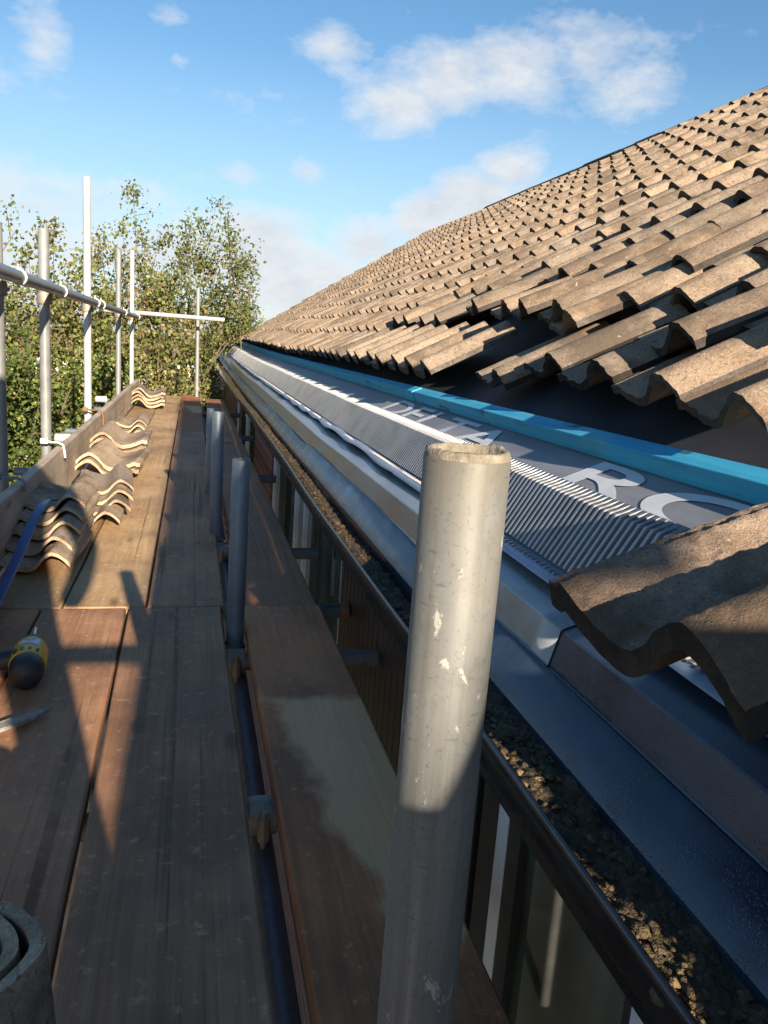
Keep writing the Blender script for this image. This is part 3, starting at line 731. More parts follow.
ORD = ['nearest', 'second nearest', 'third nearest', 'fourth nearest', 'fifth nearest', 'sixth nearest', 'seventh nearest', 'eighth nearest', 'ninth nearest', 'tenth nearest', 'eleventh nearest', 'twelfth nearest']
yy = 1.55; q = 0
while yy < 3.9:
    xx = 1.86; c = (xx, yy, roof_z(xx) + .07)
    add_tile(tile_frame(c, 2 + random.gauss(0, 1.2), 29 + random.gauss(0, .8), .5), 'brown pantile, %s of the row just below the first neat course' % ORD[q], GL)
    yy += .288; q += 1

# ------------------------------------------------------------------ scaffold
BT = .038
def board(x0, x1, y0, y1, mat, label, name='scaffold_board', z1=0.0, th=BT, skew=0., group='boards of the scaffold deck', bow=.0):
    cx, cy = (x0+x1)/2, (y0+y1)/2; mb = MB(); ny = max(8, int((y1-y0)/.12)); nx = 4; hw = (x1-x0)/2; hl_ = (y1-y0)/2; vs = []; sd = random.random()*99
    for j in range(ny+1):
        t = -1 + 2*j/ny; y = t*hl_
        for i in range(nx+1):
            s = -1 + 2*i/nx
            ex = .0025*noise.noise(Vector((y*3, sd, s))) if abs(s) == 1 else 0
            ey = .004*noise.noise(Vector((s*3, sd, t))) if abs(t) == 1 else 0
            x = s*hw + ex + skew*t
            z = bow*(1-t*t) + .0015*noise.noise(Vector((s, y*1.5, sd))) + .0015*s*s
            vs.append((x, y + ey, z))
    N = len(vs); vs += [(a, b, c - th) for a, b, c in vs]; n = nx+1; fs = []
    for j in range(ny):
        for i in range(nx):
            a = j*n+i; fs += [(a, a+1, a+n+1, a+n), (N+a, N+a+n, N+a+n+1, N+a+1)]
    for j in range(ny):
        for i in (0, nx):
            a = j*n+i; fs.append((a, a+n, N+a+n, N+a))
    for i in range(nx):
        for j in (0, ny):
            a = j*n+i; fs.append((a, N+a, N+a+1, a+1))
    mb.add(vs, fs); o = mb.build(name, M[mat], bevel=.005, smooth=35, loc=(cx, cy, z1))
    return tag(o, label, 'scaffold board', group)
# near boards
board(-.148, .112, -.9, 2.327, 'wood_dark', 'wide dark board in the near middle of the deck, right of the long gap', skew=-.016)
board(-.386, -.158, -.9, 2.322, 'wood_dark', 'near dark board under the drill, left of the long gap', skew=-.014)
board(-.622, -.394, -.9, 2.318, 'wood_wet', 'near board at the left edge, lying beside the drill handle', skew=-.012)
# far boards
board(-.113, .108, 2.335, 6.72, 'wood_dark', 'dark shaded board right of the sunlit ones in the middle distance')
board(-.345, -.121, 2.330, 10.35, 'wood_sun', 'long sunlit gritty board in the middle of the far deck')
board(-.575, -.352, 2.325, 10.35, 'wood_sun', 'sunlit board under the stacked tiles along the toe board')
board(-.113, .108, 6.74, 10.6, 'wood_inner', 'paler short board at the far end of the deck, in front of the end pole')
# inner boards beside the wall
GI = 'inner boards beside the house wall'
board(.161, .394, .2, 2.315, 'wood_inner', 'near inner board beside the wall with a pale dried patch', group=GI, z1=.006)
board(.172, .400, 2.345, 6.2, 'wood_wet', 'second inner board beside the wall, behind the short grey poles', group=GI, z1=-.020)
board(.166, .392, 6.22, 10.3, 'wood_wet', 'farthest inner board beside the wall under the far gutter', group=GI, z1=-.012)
# toe board
def toe(y0, y1, label, x=-.600, tilt=0.):
    mb = MB(); ny = int((y1-y0)/.2); vs = []; sd = y0
    for j in range(ny+1):
        y = y0 + (y1-y0)*j/ny; zt = .222 + .004*noise.noise(Vector((y*1.2, sd, 0)))
        for (xx, zz) in ((0, 0.004), (0, zt), (.037, zt), (.037, 0.004)): vs.append((xx - .018 + tilt*zz, y - (y0+y1)/2, zz))
    fs = [(0,1,2,3), (ny*4, ny*4+1, ny*4+2, ny*4+3)]
    for j in range(ny):
        for i in range(4): fs.append((j*4+i, j*4+(i+1) % 4, (j+1)*4+(i+1) % 4, (j+1)*4+i))
    mb.add(vs, fs); o = mb.build('toe_board', M['wood_toe'], bevel=.004, loc=(x, (y0+y1)/2, 0))
    return tag(o, label, 'toe board', 'toe boards along the outer edge')
toe(2.05, 9.6, 'pale weathered toe board standing on edge along the sunlit tiles')
toe(-1.0, 2.04, 'shaded near toe board cut by the left edge of the view')

PR = .02415
def coupler(parent, p, axis, mat='fitting', r=PR, wdt=.05):
    """a clamp: band round the tube with a bolted flap"""
    p = Vector(p); axis = Vector(axis).normalized(); mb = MB()
    mb.lathe([(r+.001, -wdt/2), (r+.009, -wdt/2), (r+.011, -wdt/4), (r+.011, wdt/4), (r+.009, wdt/2), (r+.001, wdt/2)], p, axis, 20)
    ref = Vector((0, 0, 1)) if abs(axis.z) < .9 else Vector((1, 0, 0))
    s = axis.cross(ref).normalized(); c = p + s*(r+.016)
    mb.tube([c - axis.cross(s)*.02, c + axis.cross(s)*.025], .011, 8); mb.tube([c + s*.004 - axis.cross(s)*.034, c + s*.004 + axis.cross(s)*.042], .006, 6)
    return mb.build('coupler', M[mat], smooth=40)
def tube_thing(name, a, b, mat, label, cat, group=None, r=PR, couplers=(), wall=True, n=24, extra=None):
    """a hollow scaffold tube from a to b"""
    a, b = Vector(a), Vector(b); d = (b-a).normalized(); L = (b-a).length
    root = empty(name, a, label, cat, group)
    mb = MB(); nz = max(2, int(L/.25)); ir = r - .004
    prof = [(ir, .05), (ir, .001), (r-.0012, 0), (r, .0015)] + [(r, L*i/nz) for i in range(1, nz)] + [(r, L-.0015), (r-.0012, L), (ir, L-.001), (ir, L-.07)]
    mb.lathe(prof, (0, 0, 0), d, n)
    mb.lathe([(ir, L-.065), (.0001, L-.065)], (0, 0, 0), d, n); mb.lathe([(ir, .045), (.0001, .045)], (0, 0, 0), d, n)
    o = mb.build('tube', M[mat], root, smooth=40)
    for c in couplers:
        p, ax = c[0], c[1]; k = coupler(root, Vector(p) - a, ax, *(c[2:] or ('fitting',))); k.parent = root
    return root
GP = 'upright scaffold poles'
Gz = -2.4
# inner row of standards, cut off between the deck and the gutter
fp = tube_thing('scaffold_pole', (.1455, .414, Gz), (.1480, .414, .744), 'pole_old', 'big stained pole end standing closest in the foreground', 'scaffold pole', GP, n=96, couplers=[((.1458, .414, -.075), (0, 0, 1))])
# its roughly cut, mortar-clogged end
mb = MB(); rings = [(PR-.0006, -.004), (PR-.0004, .0), (PR-.0012, .0026), (PR-.0032, .0034), (PR-.0046, .0022), (PR-.0056, -.003), (.012, -.006), (.006, -.005), (.0003, -.0055)]; n = 96; vs = []
for q, (rr, zz) in enumerate(rings):
    for k in range(n):
        an = 2*math.pi*k/n; p = Vector((rr*math.cos(an), rr*math.sin(an), zz))
        e = .0005*noise.fractal(p*260, .8, 2, 4) + (.0007*max(0, noise.noise(p*90 + Vector((4, 2, 1)))) if q > 2 else 0)
        lump = .0032*math.exp(-((an - .3)/.22)**2) if 2 <= q <= 5 else 0
        p.z += (e if q > 0 else 0) + lump*(.6 + .8*noise.noise(p*300)); vs.append(p)
mb.add(vs, [(q*n+k, q*n+(k+1) % n, (q+1)*n+(k+1) % n, (q+1)*n+k) for q in range(len(rings)-1) for k in range(n)])
o = mb.build('clogged_end', M['mortar'], fp, smooth=70); o.location = (.0025, 0, 3.1445)
tube_thing('scaffold_pole', (.124, 2.127, Gz), (.132, 2.127, .478), 'pole_dark', 'short grey pole in the deck gap nearest after the foreground one', 'scaffold pole', GP, couplers=[((.125, 2.127, -.062), (0, 0, 1))])
tube_thing('scaffold_pole', (.118, 3.25, Gz), (.105, 3.25, .495), 'pole_dark', 'second short grey pole in the deck gap, its top above the first one', 'scaffold pole', GP, couplers=[((.118, 3.25, -.06), (0, 0, 1))])
tube_thing('scaffold_pole', (.104, 4.1, Gz), (.100, 4.1, .43), 'pole_dark', 'farthest and darkest short pole, half hidden behind the second', 'scaffold pole', GP)
tube_thing('scaffold_pole', (.085, 10.4, Gz), (.055, 10.4, 1.32), 'pole', 'slim end pole crossing the white rail at the far end of the deck', 'scaffold pole', GP, couplers=[((.088, 10.4, -.03), (0, 0, 1)), ((.068, 10.4, .10), (0, 0, 1), 'fitting')])
# outer row
OUT = [(-.67, 3.13, 1.12, 'pole', 'thick pole cut by the left edge of the view, first of the outer row'), (-.672, 4.10, 1.21, 'pole', 'second pole of the outer row, lower and leaning beside the tall one'),
       (-.675, 5.72, 1.71, 'white_steel', 'tallest white pole of the outer row'), (-.668, 7.95, 1.47, 'pole', 'thin grey pole behind the rail, left of the far corner'), (-.672, 9.72, 1.63, 'white_steel', 'thin bright pole at the far left corner of the deck')]
for i, (x, y, zt, mt, lb) in enumerate(OUT):
    tube_thing('scaffold_pole', (x - (.006 if i == 1 else 0), y, Gz), (x, y, zt), mt, lb, 'scaffold pole', GP, couplers=[((x, y, .90), (0, 0, 1))])
# guard rail along the outer row with its pale band clips
rail = tube_thing('guard_rail', (-.612, 1.6, .955), (-.615, 10.05, .912), 'rail', 'long grey guard rail running along the inside of the outer poles', 'guard rail', 'guard rails')
for y in (3.22, 4.2, 5.62, 5.95, 7.85, 9.75):
    z = .955 - .043*(y-1.6)/8.45; mb = MB()
    mb.lathe([(PR+.0005, -.008), (PR+.005, -.008), (PR+.005, .008), (PR+.0005, .008)], (0, 0, 0), (0, 1, .0), 20)
    mb.tube([(-.002, 0, PR+.002), (-.004, .006, PR+.012), (-.002, .0, PR+.020)], .0045, 6); mb.tube([(-.02, .014, PR+.006), (-.060, .02, PR+.006)], .0055, 8)
    o = mb.build('band_clip', M['tie'], rail, smooth=40); o.location = Vector((-.6125, y - .0, z)) - rail.location
tube_thing('guard_rail', (-1.0, 10.0, .968), (.365, 10.0, .958), 'white_steel', 'white end rail across the far end of the deck', 'guard rail', 'guard rails', couplers=[((-.672, 10.0, .966), (1, 0, 0))])
# short cross tubes outside the toe board
tube_thing('cross_tube', (-.705, 4.56, .190), (-.625, 4.56, .192), 'white_steel', 'short white tube outside the toe board between the second and the tall pole', 'scaffold tube', 'cross tubes')
tube_thing('cross_tube', (-.705, 6.45, .245), (-.625, 6.45, .248), 'white_steel', 'short white tube outside the toe board just behind the tall pole', 'scaffold tube', 'cross tubes')
# transoms below the deck
GT = 'transoms under the deck boards'
zt = -.040 - PR
tube_thing('transom', (-1.0, 2.06, zt), (.522, 2.06, zt), 'pole', 'transom tube ending bluntly by the brown cladding under the near inner board', 'transom', GT, couplers=[((.131, 2.06, zt), (1, 0, 0), 'fitting')])
tr = tube_thing('transom', (-1.0, 2.50, zt-.012), (.522, 2.50, zt-.012), 'pole_dark', 'dark transom tube with a red painted end by the window', 'transom', GT)
mb = MB(); mb.lathe([(PR+.001, 0), (PR+.0025, .002), (PR+.0025, .028), (PR-.004, .030), (.001, .030)], (0, 0, 0), (1, 0, 0), 20)
o = mb.build('red_end', M['rusty'], tr, smooth=40); o.location = (1.494, 0, 0)
tube_thing('transom', (-1.0, 3.22, zt-.012), (.530, 3.22, zt-.012), 'pole', 'grey transom tube reaching the far window frames', 'transom', GT, couplers=[((.13, 3.22, zt-.012), (1, 0, 0))])
tube_thing('transom', (-1.0, 1.335, zt), (.45, 1.335, zt), 'pole', 'transom tube showing a clamp in the gap beside the near inner board', 'transom', GT, couplers=[((.142, 1.335, zt), (1, 0, 0), 'fitting')])
for y, lb in ((5.0, 'transom tube under the second inner board at the brick pier'), (7.0, 'transom tube under the far inner board'), (9.0, 'farthest transom tube below the far end of the gutter')):
    tube_thing('transom', (-1.0, y, zt-.012), (.53, y, zt-.012), 'pole_dark', lb, 'transom', GT)
tube_thing('ledger', (.143, -1.0, -.125), (.135, 10.6, -.125), 'pole_dark', 'long dark ledger tube running below the deck gap', 'scaffold tube')
# toe board clips
def clip(pts, mat, label):
    root = empty('toe_board_clip', pts[0], label, 'clip', 'clips hooked over the toe board'); p0 = Vector(pts[0])
    mb = MB(); mb.tube([Vector(p) - p0 for p in pts], .0055, 10); mb.build('hook', M[mat], root, smooth=50)
    mb = MB(); q = Vector(pts[0]) - p0; mb.box((q.x-.022, q.y-.012, q.z-.012), (q.x+.012, q.y+.012, q.z+.014)); mb.build('jaw', M[mat], root, bevel=.004)
clip([(-.665, 4.02, .245), (-.63, 4.0, .243), (-.60, 3.98, .246), (-.578, 3.96, .238), (-.570, 3.95, .205), (-.568, 3.95, .180)], 'tie', 'pale yellow clip hooked over the toe board below the second pole')
clip([(-.675, 5.62, .245), (-.63, 5.6, .245), (-.60, 5.6, .247), (-.574, 5.6, .238), (-.566, 5.6, .20), (-.566, 5.6, .15)], 'rusty', 'rusty brown clip hooked over the toe board below the tall white pole')
clip([(-.665, 3.05, .245), (-.63, 3.04, .243), (-.60, 3.03, .246), (-.576, 3.02, .238), (-.570, 3.02, .2)], 'pole_dark', 'grey clip on the shaded part of the toe board below the cut-off pole')

# ------------------------------------------------------------------ stacked tiles on the deck
GS = 'tiles stacked along the toe board'
def flat_tile(x, y, z, yaw, pitch=0., bank=0.):
    """tile lying with its length along y; (x, y, z) is its front right low corner"""
    a = R(yaw)
    u = Vector((math.sin(a), math.cos(a), math.tan(R(pitch)))).normalized(); wv = Vector((-math.cos(a), math.sin(a), 0))
    n = u.cross(-wv); n = n if n.z > 0 else -n
    b = R(bank); w2 = wv*math.cos(b) + n*math.sin(b); n2 = n*math.cos(b) - wv*math.sin(b)
    return Matrix(((u.x, -w2.x, n2.x, x), (u.y, -w2.y, n2.y, y), (u.z, -w2.z, n2.z, z), (0, 0, 0, 1)))
def flat_tile_n(x, y, z, yaw, pitch=0., bank=0.):
    return flat_tile(x, y, z, yaw + 180, pitch, bank) @ Matrix.Diagonal((.95, .68, .66, 1))
def flat_tile_m(x, y, z, yaw, pitch=0., bank=0.):
    """as above but with the roll to the right: the tile is turned end for end"""
    return flat_tile(x, y, z, yaw + 180, pitch, bank)
HT = ['bottom tile', 'second tile from the bottom', 'third tile from the bottom', 'fourth tile from the bottom', 'fifth tile from the bottom', 'topmost tile']
def stack(n, fn, words, mat):
    for k in range(n):
        nm = HT[k] if k < n-1 else 'topmost tile'
        add_tile(fn(k), 'pale brown %s of the %s' % (nm, words), GS, mat)
# nearest stack: rolls to the right, shingled back
stack(5, lambda k: flat_tile_n(-.570 + random.gauss(0, .004) - .004*k, 3.04 + .10*k, .028 + .027*k, 3 + random.gauss(0, 1), -1.0, 3), 'nearest stack in front of the blue bar', 'tile_pale')
stack(4, lambda k: flat_tile_n(-.500 + random.gauss(0, .006), 3.66 + .09*k, .028 + .026*k, -2 + random.gauss(0, 2), -1.0, 2), 'second stack, just behind the nearest stack', 'tile_pale')
stack(2, lambda k: flat_tile(-.262 + .004*k, 4.35 + .02*k, .032 + .033*k, 4 + random.gauss(0, 2), 3), 'rounded low pile in the middle of the toe board', 'tile_pale')
stack(3, lambda k: flat_tile(-.262 + .004*k, 4.98 + .02*k, .032 + .033*k, 2 + random.gauss(0, 2), 3), 'rounded pile just behind the middle one', 'tile_pale')
stack(4, lambda k: flat_tile_n(-.53 + random.gauss(0, .004), 6.15 + .09*k, .028 + .027*k, 1 + random.gauss(0, 1), -1.5), 'slotted pile below the tall white pole', 'tile_pale')
stack(4, lambda k: flat_tile(-.262 + random.gauss(0, .006), 8.4 + .03*k, .032 + .033*k, 2 + random.gauss(0, 3), 2), 'farthest pile at the end of the toe board', 'tile_pale')
# tiles standing on end in the near left corner
for k in range(5):
    u = Vector((-.10, .03, 1)).normalized(); a = R(2 + .8*k); wv = Vector((-math.sin(a), math.cos(a), 0)); n = u.cross(wv) * -1
    if n.x < 0: n = -n
    wv = (wv - u*wv.dot(u)).normalized()
    x, y = -.134 - .0195*k, .400 + .006*(k % 2)
    mw = Matrix(((u.x, -wv.x, n.x, x), (u.y, -wv.y, n.y, y), (u.z, -wv.z, n.z, .003 + .0*k), (0, 0, 0, 1))) @ Matrix.Diagonal((.66 - .012*(k % 3), .9, .72, 1))
    add_tile(mw, ['outermost tile, standing on end in the near left corner', 'second tile, standing on end in the near left corner pile', 'third tile, standing on end in the near left corner pile', 'fourth tile, standing on end in the near left corner pile', 'innermost tile, standing on end in the near left corner pile'][k], 'tiles standing on end beside the camera', 'tile_pale')

# ------------------------------------------------------------------ tools on the deck
dr = empty('cordless_drill', (-.350, 1.86, 0), 'yellow and black cordless drill lying on the near boards with its bit pointing away', 'drill')
def D(name, mb, mat, parent=dr, smooth=40, bevel=0): return mb.build(name, M[mat], parent, smooth=smooth, bevel=bevel)
ax = Vector((-.10, 1, .02)).normalized()
zc = .040
mb = MB(); mb.lathe([(.001, -.105), (.024, -.103), (.033, -.095), (.037, -.075), (.038, -.055), (.036, -.05)], (0, 0, zc), ax, 28); D('motor_cap', mb, 'black')
mb = MB(); mb.lathe([(.036, -.052), (.0395, -.048), (.0395, .03), (.036, .045), (.030, .05)], (0, 0, zc), ax, 28)
vent = None
body = D('body', mb, 'yellow')
mb = MB()
for k in range(4):
    c = Vector((-.024 + .016*k, -.034, 0)); mb.box((c.x-.003, c.y-.007, zc+.0315 - abs(k-1.5)*.0035), (c.x+.003, c.y+.007, zc+.0405 - abs(k-1.5)*.0035))
o = D('vent_slots', mb, 'black', body)
mb = MB(); vs = []
for i in range(9):
    an = R(-32 + 64*i/8)
    for yy in (-.006, .026): vs.append((.0402*math.sin(an), yy, zc + .0402*math.cos(an)))
mb.add(vs, [(2*i, 2*i+2, 2*i+3, 2*i+1) for i in range(8)]); stk = D('sticker', mb, 'sticker', body)
mb = MB()
for (yy, a0, a1) in ((.020, -20, 20), (.012, -12, 14), (.004, -16, 6)):
    vs = []
    for i in range(6):
        an = R(a0 + (a1-a0)*i/5)
        for dy in (0, .0035): vs.append((.0404*math.sin(an), yy+dy-.002, zc + .0404*math.cos(an)))
    mb.add(vs, [(2*i, 2*i+2, 2*i+3, 2*i+1) for i in range(5)])
D('sticker_print', mb, 'stickerink', body)
mb = MB(); mb.lathe([(.030, .048), (.031, .055), (.029, .075), (.022, .095), (.014, .102), (.001, .103)], (0, 0, zc), ax, 24); D('chuck', mb, 'black')
mb = MB(); mb.tube([Vector((0, 0, zc)) + ax*.10, Vector((0, 0, zc)) + ax*.135], .0055, 8); mb.tube([Vector((0, 0, zc)) + ax*.13, Vector((0, 0, zc)) + ax*.185], .0035, 8); D('drill_bit', mb, 'bit')
mb = MB(); mb.tube([(-.02, .0, zc), (-.06, -.002, zc-.004), (-.11, -.006, zc-.008), (-.15, -.01, zc-.008)], [.024, .021, .021, .024], 16); D('handle', mb, 'black')
mb = MB(); mb.tube([(-.018, .026, zc+.002), (-.055, .020, zc), (-.075, .012, zc-.002)], [.016, .011, .006], 12); D('trigger_guard', mb, 'yellow')
mb = MB(); mb.box((-.225, -.065, .004), (-.145, .05, .07)); D('battery', mb, 'black', bevel=.008)
# pointed strip of timber
mb = MB(); pts = [(-.20, -.008), (-.08, -.0135), (.03, -.0155), (.085, -.012), (.128, .004), (.085, .013), (.03, .0125), (-.08, .011), (-.20, .010)]
n = len(pts); bw = lambda x: .012 + .006*math.cos(x*9)
mb.add([(x, y, bw(x)) for x, y in pts] + [(x, y, bw(x)-.009) for x, y in pts], [tuple(range(n)), tuple(range(2*n-1, n-1, -1))] + [(i, (i+1) % n, n+(i+1) % n, n+i) for i in range(n)])
o = mb.build('timber_strip', M['strip'], bevel=.0012); o.location = (-.362, 1.563, .002); o.rotation_euler = (0, 0, R(42))
tag(o, 'thin grey pointed strip of timber lying below the drill', 'timber strip')
# blue flat bar leaning against the first stack
path = [Vector(p) for p in ((-.520, 1.95, .012), (-.508, 2.25, .035), (-.503, 2.55, .095), (-.500, 2.75, .150), (-.492, 2.86, .180), (-.478, 2.93, .188), (-.462, 2.97, .180))]
mb = MB(); vs = []
for i, p in enumerate(path):
    t = (path[min(i+1, len(path)-1)] - path[max(i-1, 0)]).normalized(); s = Vector((1, .0, .25)); s = (s - t*s.dot(t)).normalized(); nn_ = s.cross(t)
    hw = .017 if i < 5 else .012
    for a_, b_ in ((-1, -1), (1, -1), (1, 1), (-1, 1)): vs.append(p + s*hw*a_ + nn_*.004*b_)
fs = [(0,1,2,3), tuple(len(vs)-4+k for k in range(4))]
for i in range(len(path)-1):
    for k in range(4): fs.append((i*4+k, i*4+(k+1) % 4, i*4+4+(k+1) % 4, i*4+4+k))
mb.add(vs, fs); o = mb.build('flat_bar', M['bluebar'], bevel=.002, smooth=40)
tag(o, 'blue painted flat bar leaning against the nearest tile stack', 'pry bar')
# wood chips and grit scattered on the sunny boards
ch = MB()
for _ in range(900):
    x = random.uniform(-.57, -.125); y = 2.36 + random.random()**1.3*6.5; r = random.uniform(.0012, .0032)*(1 + .08*y)
    a = random.random()*6.28; l = random.uniform(1, 2.4); dx, dy = math.cos(a)*r*l, math.sin(a)*r*l; z = .003
    ch.add([(x-dx, y-dy, z), (x+dy*.4, y-dx*.4, z+.001), (x+dx, y+dy, z+.002), (x-dy*.4, y+dx*.4, z+.001)], [(0,1,2,3)])
tag(ch.build('grit', M['tile_pale']), 'pale grit and tile chips scattered over the sunlit boards', 'grit', kind='stuff')

# ------------------------------------------------------------------ behind the camera: boards added to shade the deck, and the photographer
GU = 'unseen boards added behind the camera to shade the deck'
dk = -math.tan(ELEV)*hl
ul = 3.3; sx = ul * AZ_RATIO/(math.tan(ELEV)*hl)
board(-.118 + sx, .194 + sx, -11.0, -.30, 'wood_dark', 'wide high shadow-casting board added behind the camera', z1=ul, group=GU)
board(.200 + sx, .362 + sx, -7.50, -.30, 'wood_dark', 'narrow high shadow-casting board added behind the camera', z1=ul, group=GU)
ul2 = 1.25; sx2 = ul2*AZ_RATIO/(math.tan(ELEV)*hl)
board(-.118 + sx2, .194 + sx2, -4.2, -.75, 'wood_dark', 'low shadow-casting board added across the eaves behind the camera', z1=ul2, group=GU)
board(.200 + sx2, .352 + sx2, -4.2, -1.46, 'wood_dark', 'short low shadow-casting board added beside the other low one behind the camera', z1=ul2, group=GU)
# the photographer, standing behind the camera
def person():
    J = [(-.09, -.50, .92), (-.10, -.50, 1.12), (-.12, -.50, 1.33), (-.13, -.49, 1.46), (-.14, -.46, 1.56), (-.145, -.44, 1.66), (-.145, -.44, 1.77),      # 0-6 spine, neck, head
         (.00, -.50, .88), (.10, -.47, .50), (.10, -.50, .08), (.11, -.40, .03),                # 7-10 right leg
         (-.17, -.50, .88), (-.155, -.48, .50), (-.20, -.52, .08), (-.21, -.42, .03),            # 11-14 left leg
         (.06, -.50, 1.42), (.17, -.46, 1.14), (.10, -.26, .93), (.05, -.14, .83),             # 15-18 right arm
         (-.32, -.50, 1.42), (-.40, -.52, 1.13), (-.40, -.42, .88), (-.39, -.38, .80)]         # 19-22 left arm
    E = [(0,1),(1,2),(2,3),(3,4),(4,5),(5,6),(0,7),(7,8),(8,9),(9,10),(0,11),(11,12),(12,13),(13,14),(3,15),(15,16),(16,17),(17,18),(3,19),(19,20),(20,21),(21,22)]
    RAD = [.15, .15, .17, .12, .055, .095, .085, .085, .052, .042, .036, .085, .060, .042, .036, .065, .05, .04, .035, .065, .05, .04, .035]
    me = bpy.data.meshes.new('person'); me.from_pydata(J, E, []); me.update()
    o = bpy.data.objects.new('person', me); COL.objects.link(o); me.materials.append(M['cloth'])
    s = o.modifiers.new('skin', 'SKIN'); 
    if not me.skin_vertices: 
        bpy.context.view_layer.objects.active = o; bpy.ops.mesh.customdata_skin_add()
    for v, r in zip(me.skin_vertices[0].data, RAD): v.radius = (r, r); v.use_root = False
    me.skin_vertices[0].data[0].use_root = True
    o.modifiers.new('sub', 'SUBSURF').levels = 1
    hm = MB(); hm.tube([(.04, -.46, .80), (.33, -.46, .80)], [.020, .023], 10); hm.tube([(.02, -.46, .80), (.045, -.46, .80)], .028, 10)  # bar added at the hip to cast the dark band across the deck
    h = hm.build('added_shadow_bar', M['strip'], smooth=40); h.parent = o
    return tag(o, 'person in dark work clothes standing behind the camera whose shadow falls on the deck', 'person')
person()

# ------------------------------------------------------------------ ground and garden
g = MB(); N = 40; S = 400; vs = []
def gx(k): t = -1 + 2*k/N; return S*t*abs(t)
for j in range(N+1):
    for i in range(N+1): vs.append((gx(i), gx(j), -2.41))
g.add(vs, [(j*(N+1)+i, j*(N+1)+i+1, (j+1)*(N+1)+i+1, (j+1)*(N+1)+i) for j in range(N) for i in range(N)])
tag(g.build('ground', M['ground']), kind='structure')
pv = MB(); pv.add([(-1.5, -6, -2.403), (XW, -6, -2.403), (XW, YEND+.6, -2.403), (-1.5, YEND+.6, -2.403)], [(0,1,2,3)]); tag(pv.build('path', M['paving']), kind='structure')
# white rendered outbuilding behind the trees
ob = empty('outbuilding', (-2, 25, -2.4), 'white rendered outbuilding showing through the trees beyond the deck end', 'outbuilding')
mb = MB(); mb.box((-9, 0, 0), (5.2, 4, 2.35)); mb.build('wall', M['render'], ob)
mb = MB(); mb.add([(-9.3, -.3, 2.3), (5.5, -.3, 2.3), (5.5, 2, 3.0), (-9.3, 2, 3.0), (5.5, 4.3, 2.3), (-9.3, 4.3, 2.3)], [(0,1,2,3), (3,2,4,5)]); mb.build('roof', M['tile_roof'], ob)
for x in (-4.5, 1.5):
    mb = MB(); mb.box((x, -.03, .9), (x+1.1, .02, 1.9)); wn_ = mb.build('window', M['frame'], ob); mb = MB(); mb.box((x+.07, -.035, .97), (x+1.03, -.031, 1.83)); o = mb.build('pane', M['glass'], wn_)

def leaves(n, pts, size, tone_mu, tone_sd, clumps, up=.3):
    """n leaves scattered round the given twig points"""
    c = pts[rng.integers(0, len(pts), n)] + rng.normal(0, clumps, (n, 3))
    a = rng.normal(0, 1, (n, 3)); a[:, 2] -= .3; a /= np.linalg.norm(a, axis=1)[:, None]
    b = rng.normal(0, 1, (n, 3)); b -= a*(a*b).sum(1)[:, None]; b /= np.linalg.norm(b, axis=1)[:, None]
    nrm = np.cross(a, b)
    s = size*rng.uniform(.6, 1.35, n)[:, None]; wd = s*rng.uniform(.3, .48, n)[:, None]
    v = np.stack([c, c + a*s*.5 + b*wd + nrm*s*.12, c + a*s, c + a*s*.5 - b*wd + nrm*s*.12], 1).reshape(-1, 3)
    tone = np.clip(rng.normal(tone_mu, tone_sd, n), 0, 1)
    return v, np.repeat(tone, 4)
def leaf_obj(parts, mat, parent, name='crown'):
    v = np.concatenate([p[0] for p in parts]); tn = np.concatenate([p[1] for p in parts]); n = len(v)//4
    me = bpy.data.meshes.new(name); me.vertices.add(len(v)); me.vertices.foreach_set('co', v.astype(np.float32).ravel())
    me.loops.add(n*4); me.polygons.add(n)
    me.loops.foreach_set('vertex_index', np.arange(n*4, dtype=np.int32)); me.polygons.foreach_set('loop_start', np.arange(0, n*4, 4, dtype=np.int32)); me.polygons.foreach_set('loop_total', np.full(n, 4, dtype=np.int32))
    me.update(calc_edges=True); me.validate()
    at = me.attributes.new('tone', 'FLOAT', 'POINT'); at.data.foreach_set('value', tn.astype(np.float32))
    me.materials.append(M[mat]); o = bpy.data.objects.new(name, me); COL.objects.link(o); o.parent = parent; return o
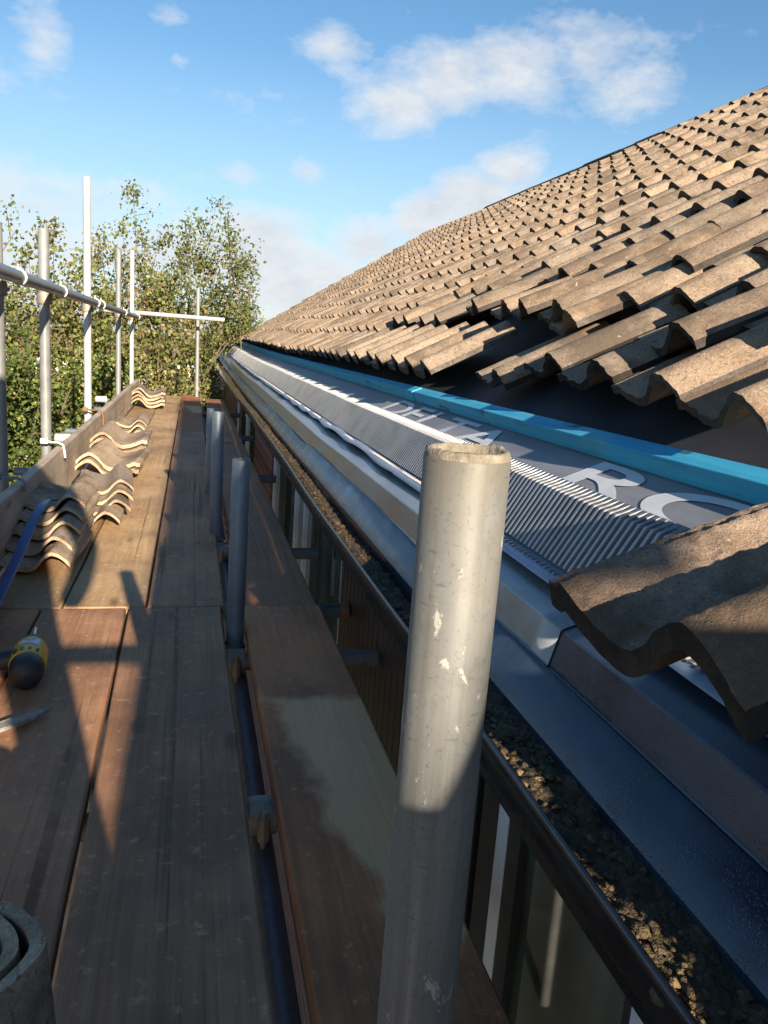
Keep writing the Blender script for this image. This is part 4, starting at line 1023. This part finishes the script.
def tree(name, x, y, top, width, label, nleaf, size=.056, mat='leaf', mu=.5, sd=.22, nlimb=20, group=None, base=-2.4, low=.12, cat='tree', sprig=1.0, clump=.09):
    root = empty(name, (x, y, base), label, cat, group); H = top - base; wood = MB(); tw = []; tmu = []
    wood.tube([(0, 0, 0), (.04*H*random.uniform(-1, 1), .03*H*random.uniform(-1, 1), H*.35), (random.uniform(-.1, .1)*width, random.uniform(-.1, .1)*width, H*.72)], [.05*H**.5, .035*H**.5, .012], 8)
    for k in range(nlimb):
        t = low + (.80-low)*((k+.5)/nlimb) ; az = k*2.4 + random.uniform(-.5, .5)
        z0 = H*t*.85; rr = width*(.55 + .45*math.sin(math.pi*min(1, t*1.15))) * random.uniform(.75, 1.1)
        z1 = min(H*(t + random.uniform(.08, .26)), H*random.uniform(.82, 1.0))
        p0 = Vector((0, 0, z0*.8)); p2 = Vector((math.cos(az)*rr, math.sin(az)*rr, z1)); p1 = p0.lerp(p2, .5) + Vector((random.gauss(0, .1), random.gauss(0, .1), random.uniform(0, .12)*H*.4))
        wood.tube([p0, p1, p2], [.020, .012, .005], 6)
        for q in range(7):
            s = random.uniform(.3, 1); b = p0.lerp(p1, s*2) if s < .5 else p1.lerp(p2, s*2-1)
            dirv = Vector((random.gauss(0, .5), random.gauss(0, .5), random.uniform(.1, 1.0)*sprig)); L = random.uniform(.18, .55)*(.7 + .1*H) * (.6 + .6*t)
            e = b + dirv.normalized()*L
            if e.z > H: e.z = H - random.random()*.1
            if t > .62 and random.random() < .45: continue
            mdl = b.lerp(e, .5) + Vector((random.gauss(0, .03), random.gauss(0, .03), 0))
            wood.tube([b, mdl, e], [.007, .005, .0025], 4, caps=False)
            for r_ in range(9): 
                f = random.uniform(.15, 1.0); tw.append(b.lerp(mdl, f*2) if f < .5 else mdl.lerp(e, f*2-1))
    for q in range(int(5*sprig) if cat == 'tree' and mat == 'leaf' else 0):
        az = random.uniform(0, 6.28); rr = width*random.uniform(.1, .8); b = Vector((math.cos(az)*rr, math.sin(az)*rr, H*random.uniform(.50, .66)))
        e = Vector((b.x + random.gauss(0, .22), b.y + random.gauss(0, .22), H*random.uniform(.86, 1.06))); mdl = b.lerp(e, .55) + Vector((random.gauss(0, .07), random.gauss(0, .07), 0))
        wood.tube([b, mdl, e], [.010, .007, .003], 5, caps=False)
        tw += [e]*3
        for r_ in range(16):
            f = random.uniform(.1, 1); p = b.lerp(mdl, f*2) if f < .5 else mdl.lerp(e, f*2-1); tw.append(p)
            if r_ % 3 == 0:
                e2 = p + Vector((random.gauss(0, .18), random.gauss(0, .18), random.uniform(.05, .25))); wood.tube([p, e2], [.005, .002], 4, caps=False); tw += [p.lerp(e2, .6), e2]
    wood.build('trunk', M['bark'], root, smooth=60)
    pts = np.array([tuple(p) for p in tw])
    nleaf = int(nleaf*(1.75 if cat == 'tree' else 1.8))
    parts = [leaves(int(nleaf*.72), pts, size, mu, sd, clump), leaves(int(nleaf*.28), pts[rng.integers(0, len(pts), max(8, len(pts)//6))], size, mu-.2, sd, clump*.8)]
    leaf_obj(parts, mat, root)
    return root
GTREE = 'garden trees beyond the scaffold'
tree('garden_tree', -3.5, 11.5, 2.3, 1.5, 'loose autumn tree at the left edge with thin sprigs against the sky', 9000, group=GTREE, mu=.52, sprig=1.6)
tree('garden_tree', -2.15, 12.2, 1.75, 1.2, 'autumn tree behind the tall white pole', 9000, group=GTREE, mu=.55, sprig=1.5)
tree('garden_tree', -1.0, 13.2, 1.95, 1.15, 'rust and olive tree behind the thin far poles', 9000, group=GTREE, mu=.62, sprig=1.5)
tree('garden_tree', .02, 14.2, 2.75, 1.05, 'taller tree with a high sprig left of the end of the roof', 8000, group=GTREE, mu=.45, sprig=1.7)
tree('garden_tree', .85, 16.6, 2.0, .75, 'small sparse tree nearest the end of the roof', 2600, group=GTREE, mu=.4, sprig=1.5)
GB = 'bushes below the scaffold'
tree('bush', -2.3, 9.2, .75, 1.0, 'dense green bush at the left, low behind the first outer poles', 9000, .05, 'leaf_green', .5, .25, 18, GB, cat='bush', low=.3)
tree('bush', -1.7, 11.0, .70, 1.0, 'yellow green bush behind the tall white pole', 9000, .05, 'leaf_green', .6, .25, 18, GB, cat='bush', low=.3)
tree('bush', -3.6, 10.0, .95, 1.1, 'olive bush at the far left edge', 9000, .055, 'leaf', .45, .25, 18, GB, cat='bush', low=.3)
tree('bush', -.75, 12.4, .55, .85, 'golden bush behind the far end of the toe board', 6500, .05, 'leaf', .65, .2, 16, GB, cat='bush', low=.3)
tree('bush', .30, 13.2, .15, .6, 'low bush right of the end pole, in front of white wall', 1900, .05, 'leaf', .6, .2, 14, GB, cat='bush', low=.3)
tree('conifer', .98, 21, 1.15, .62, 'dead brown conifer left of the roof end', 7000, .09, 'leaf_brown', .5, .25, 26, cat='tree', low=.3, sprig=.6)
tree('conifer', 2.05, 23, 1.35, .35, 'small dark green conifer tip just above the roof end', 2500, .09, 'leaf_fir', .5, .25, 20, cat='tree', low=.3, sprig=1.6)
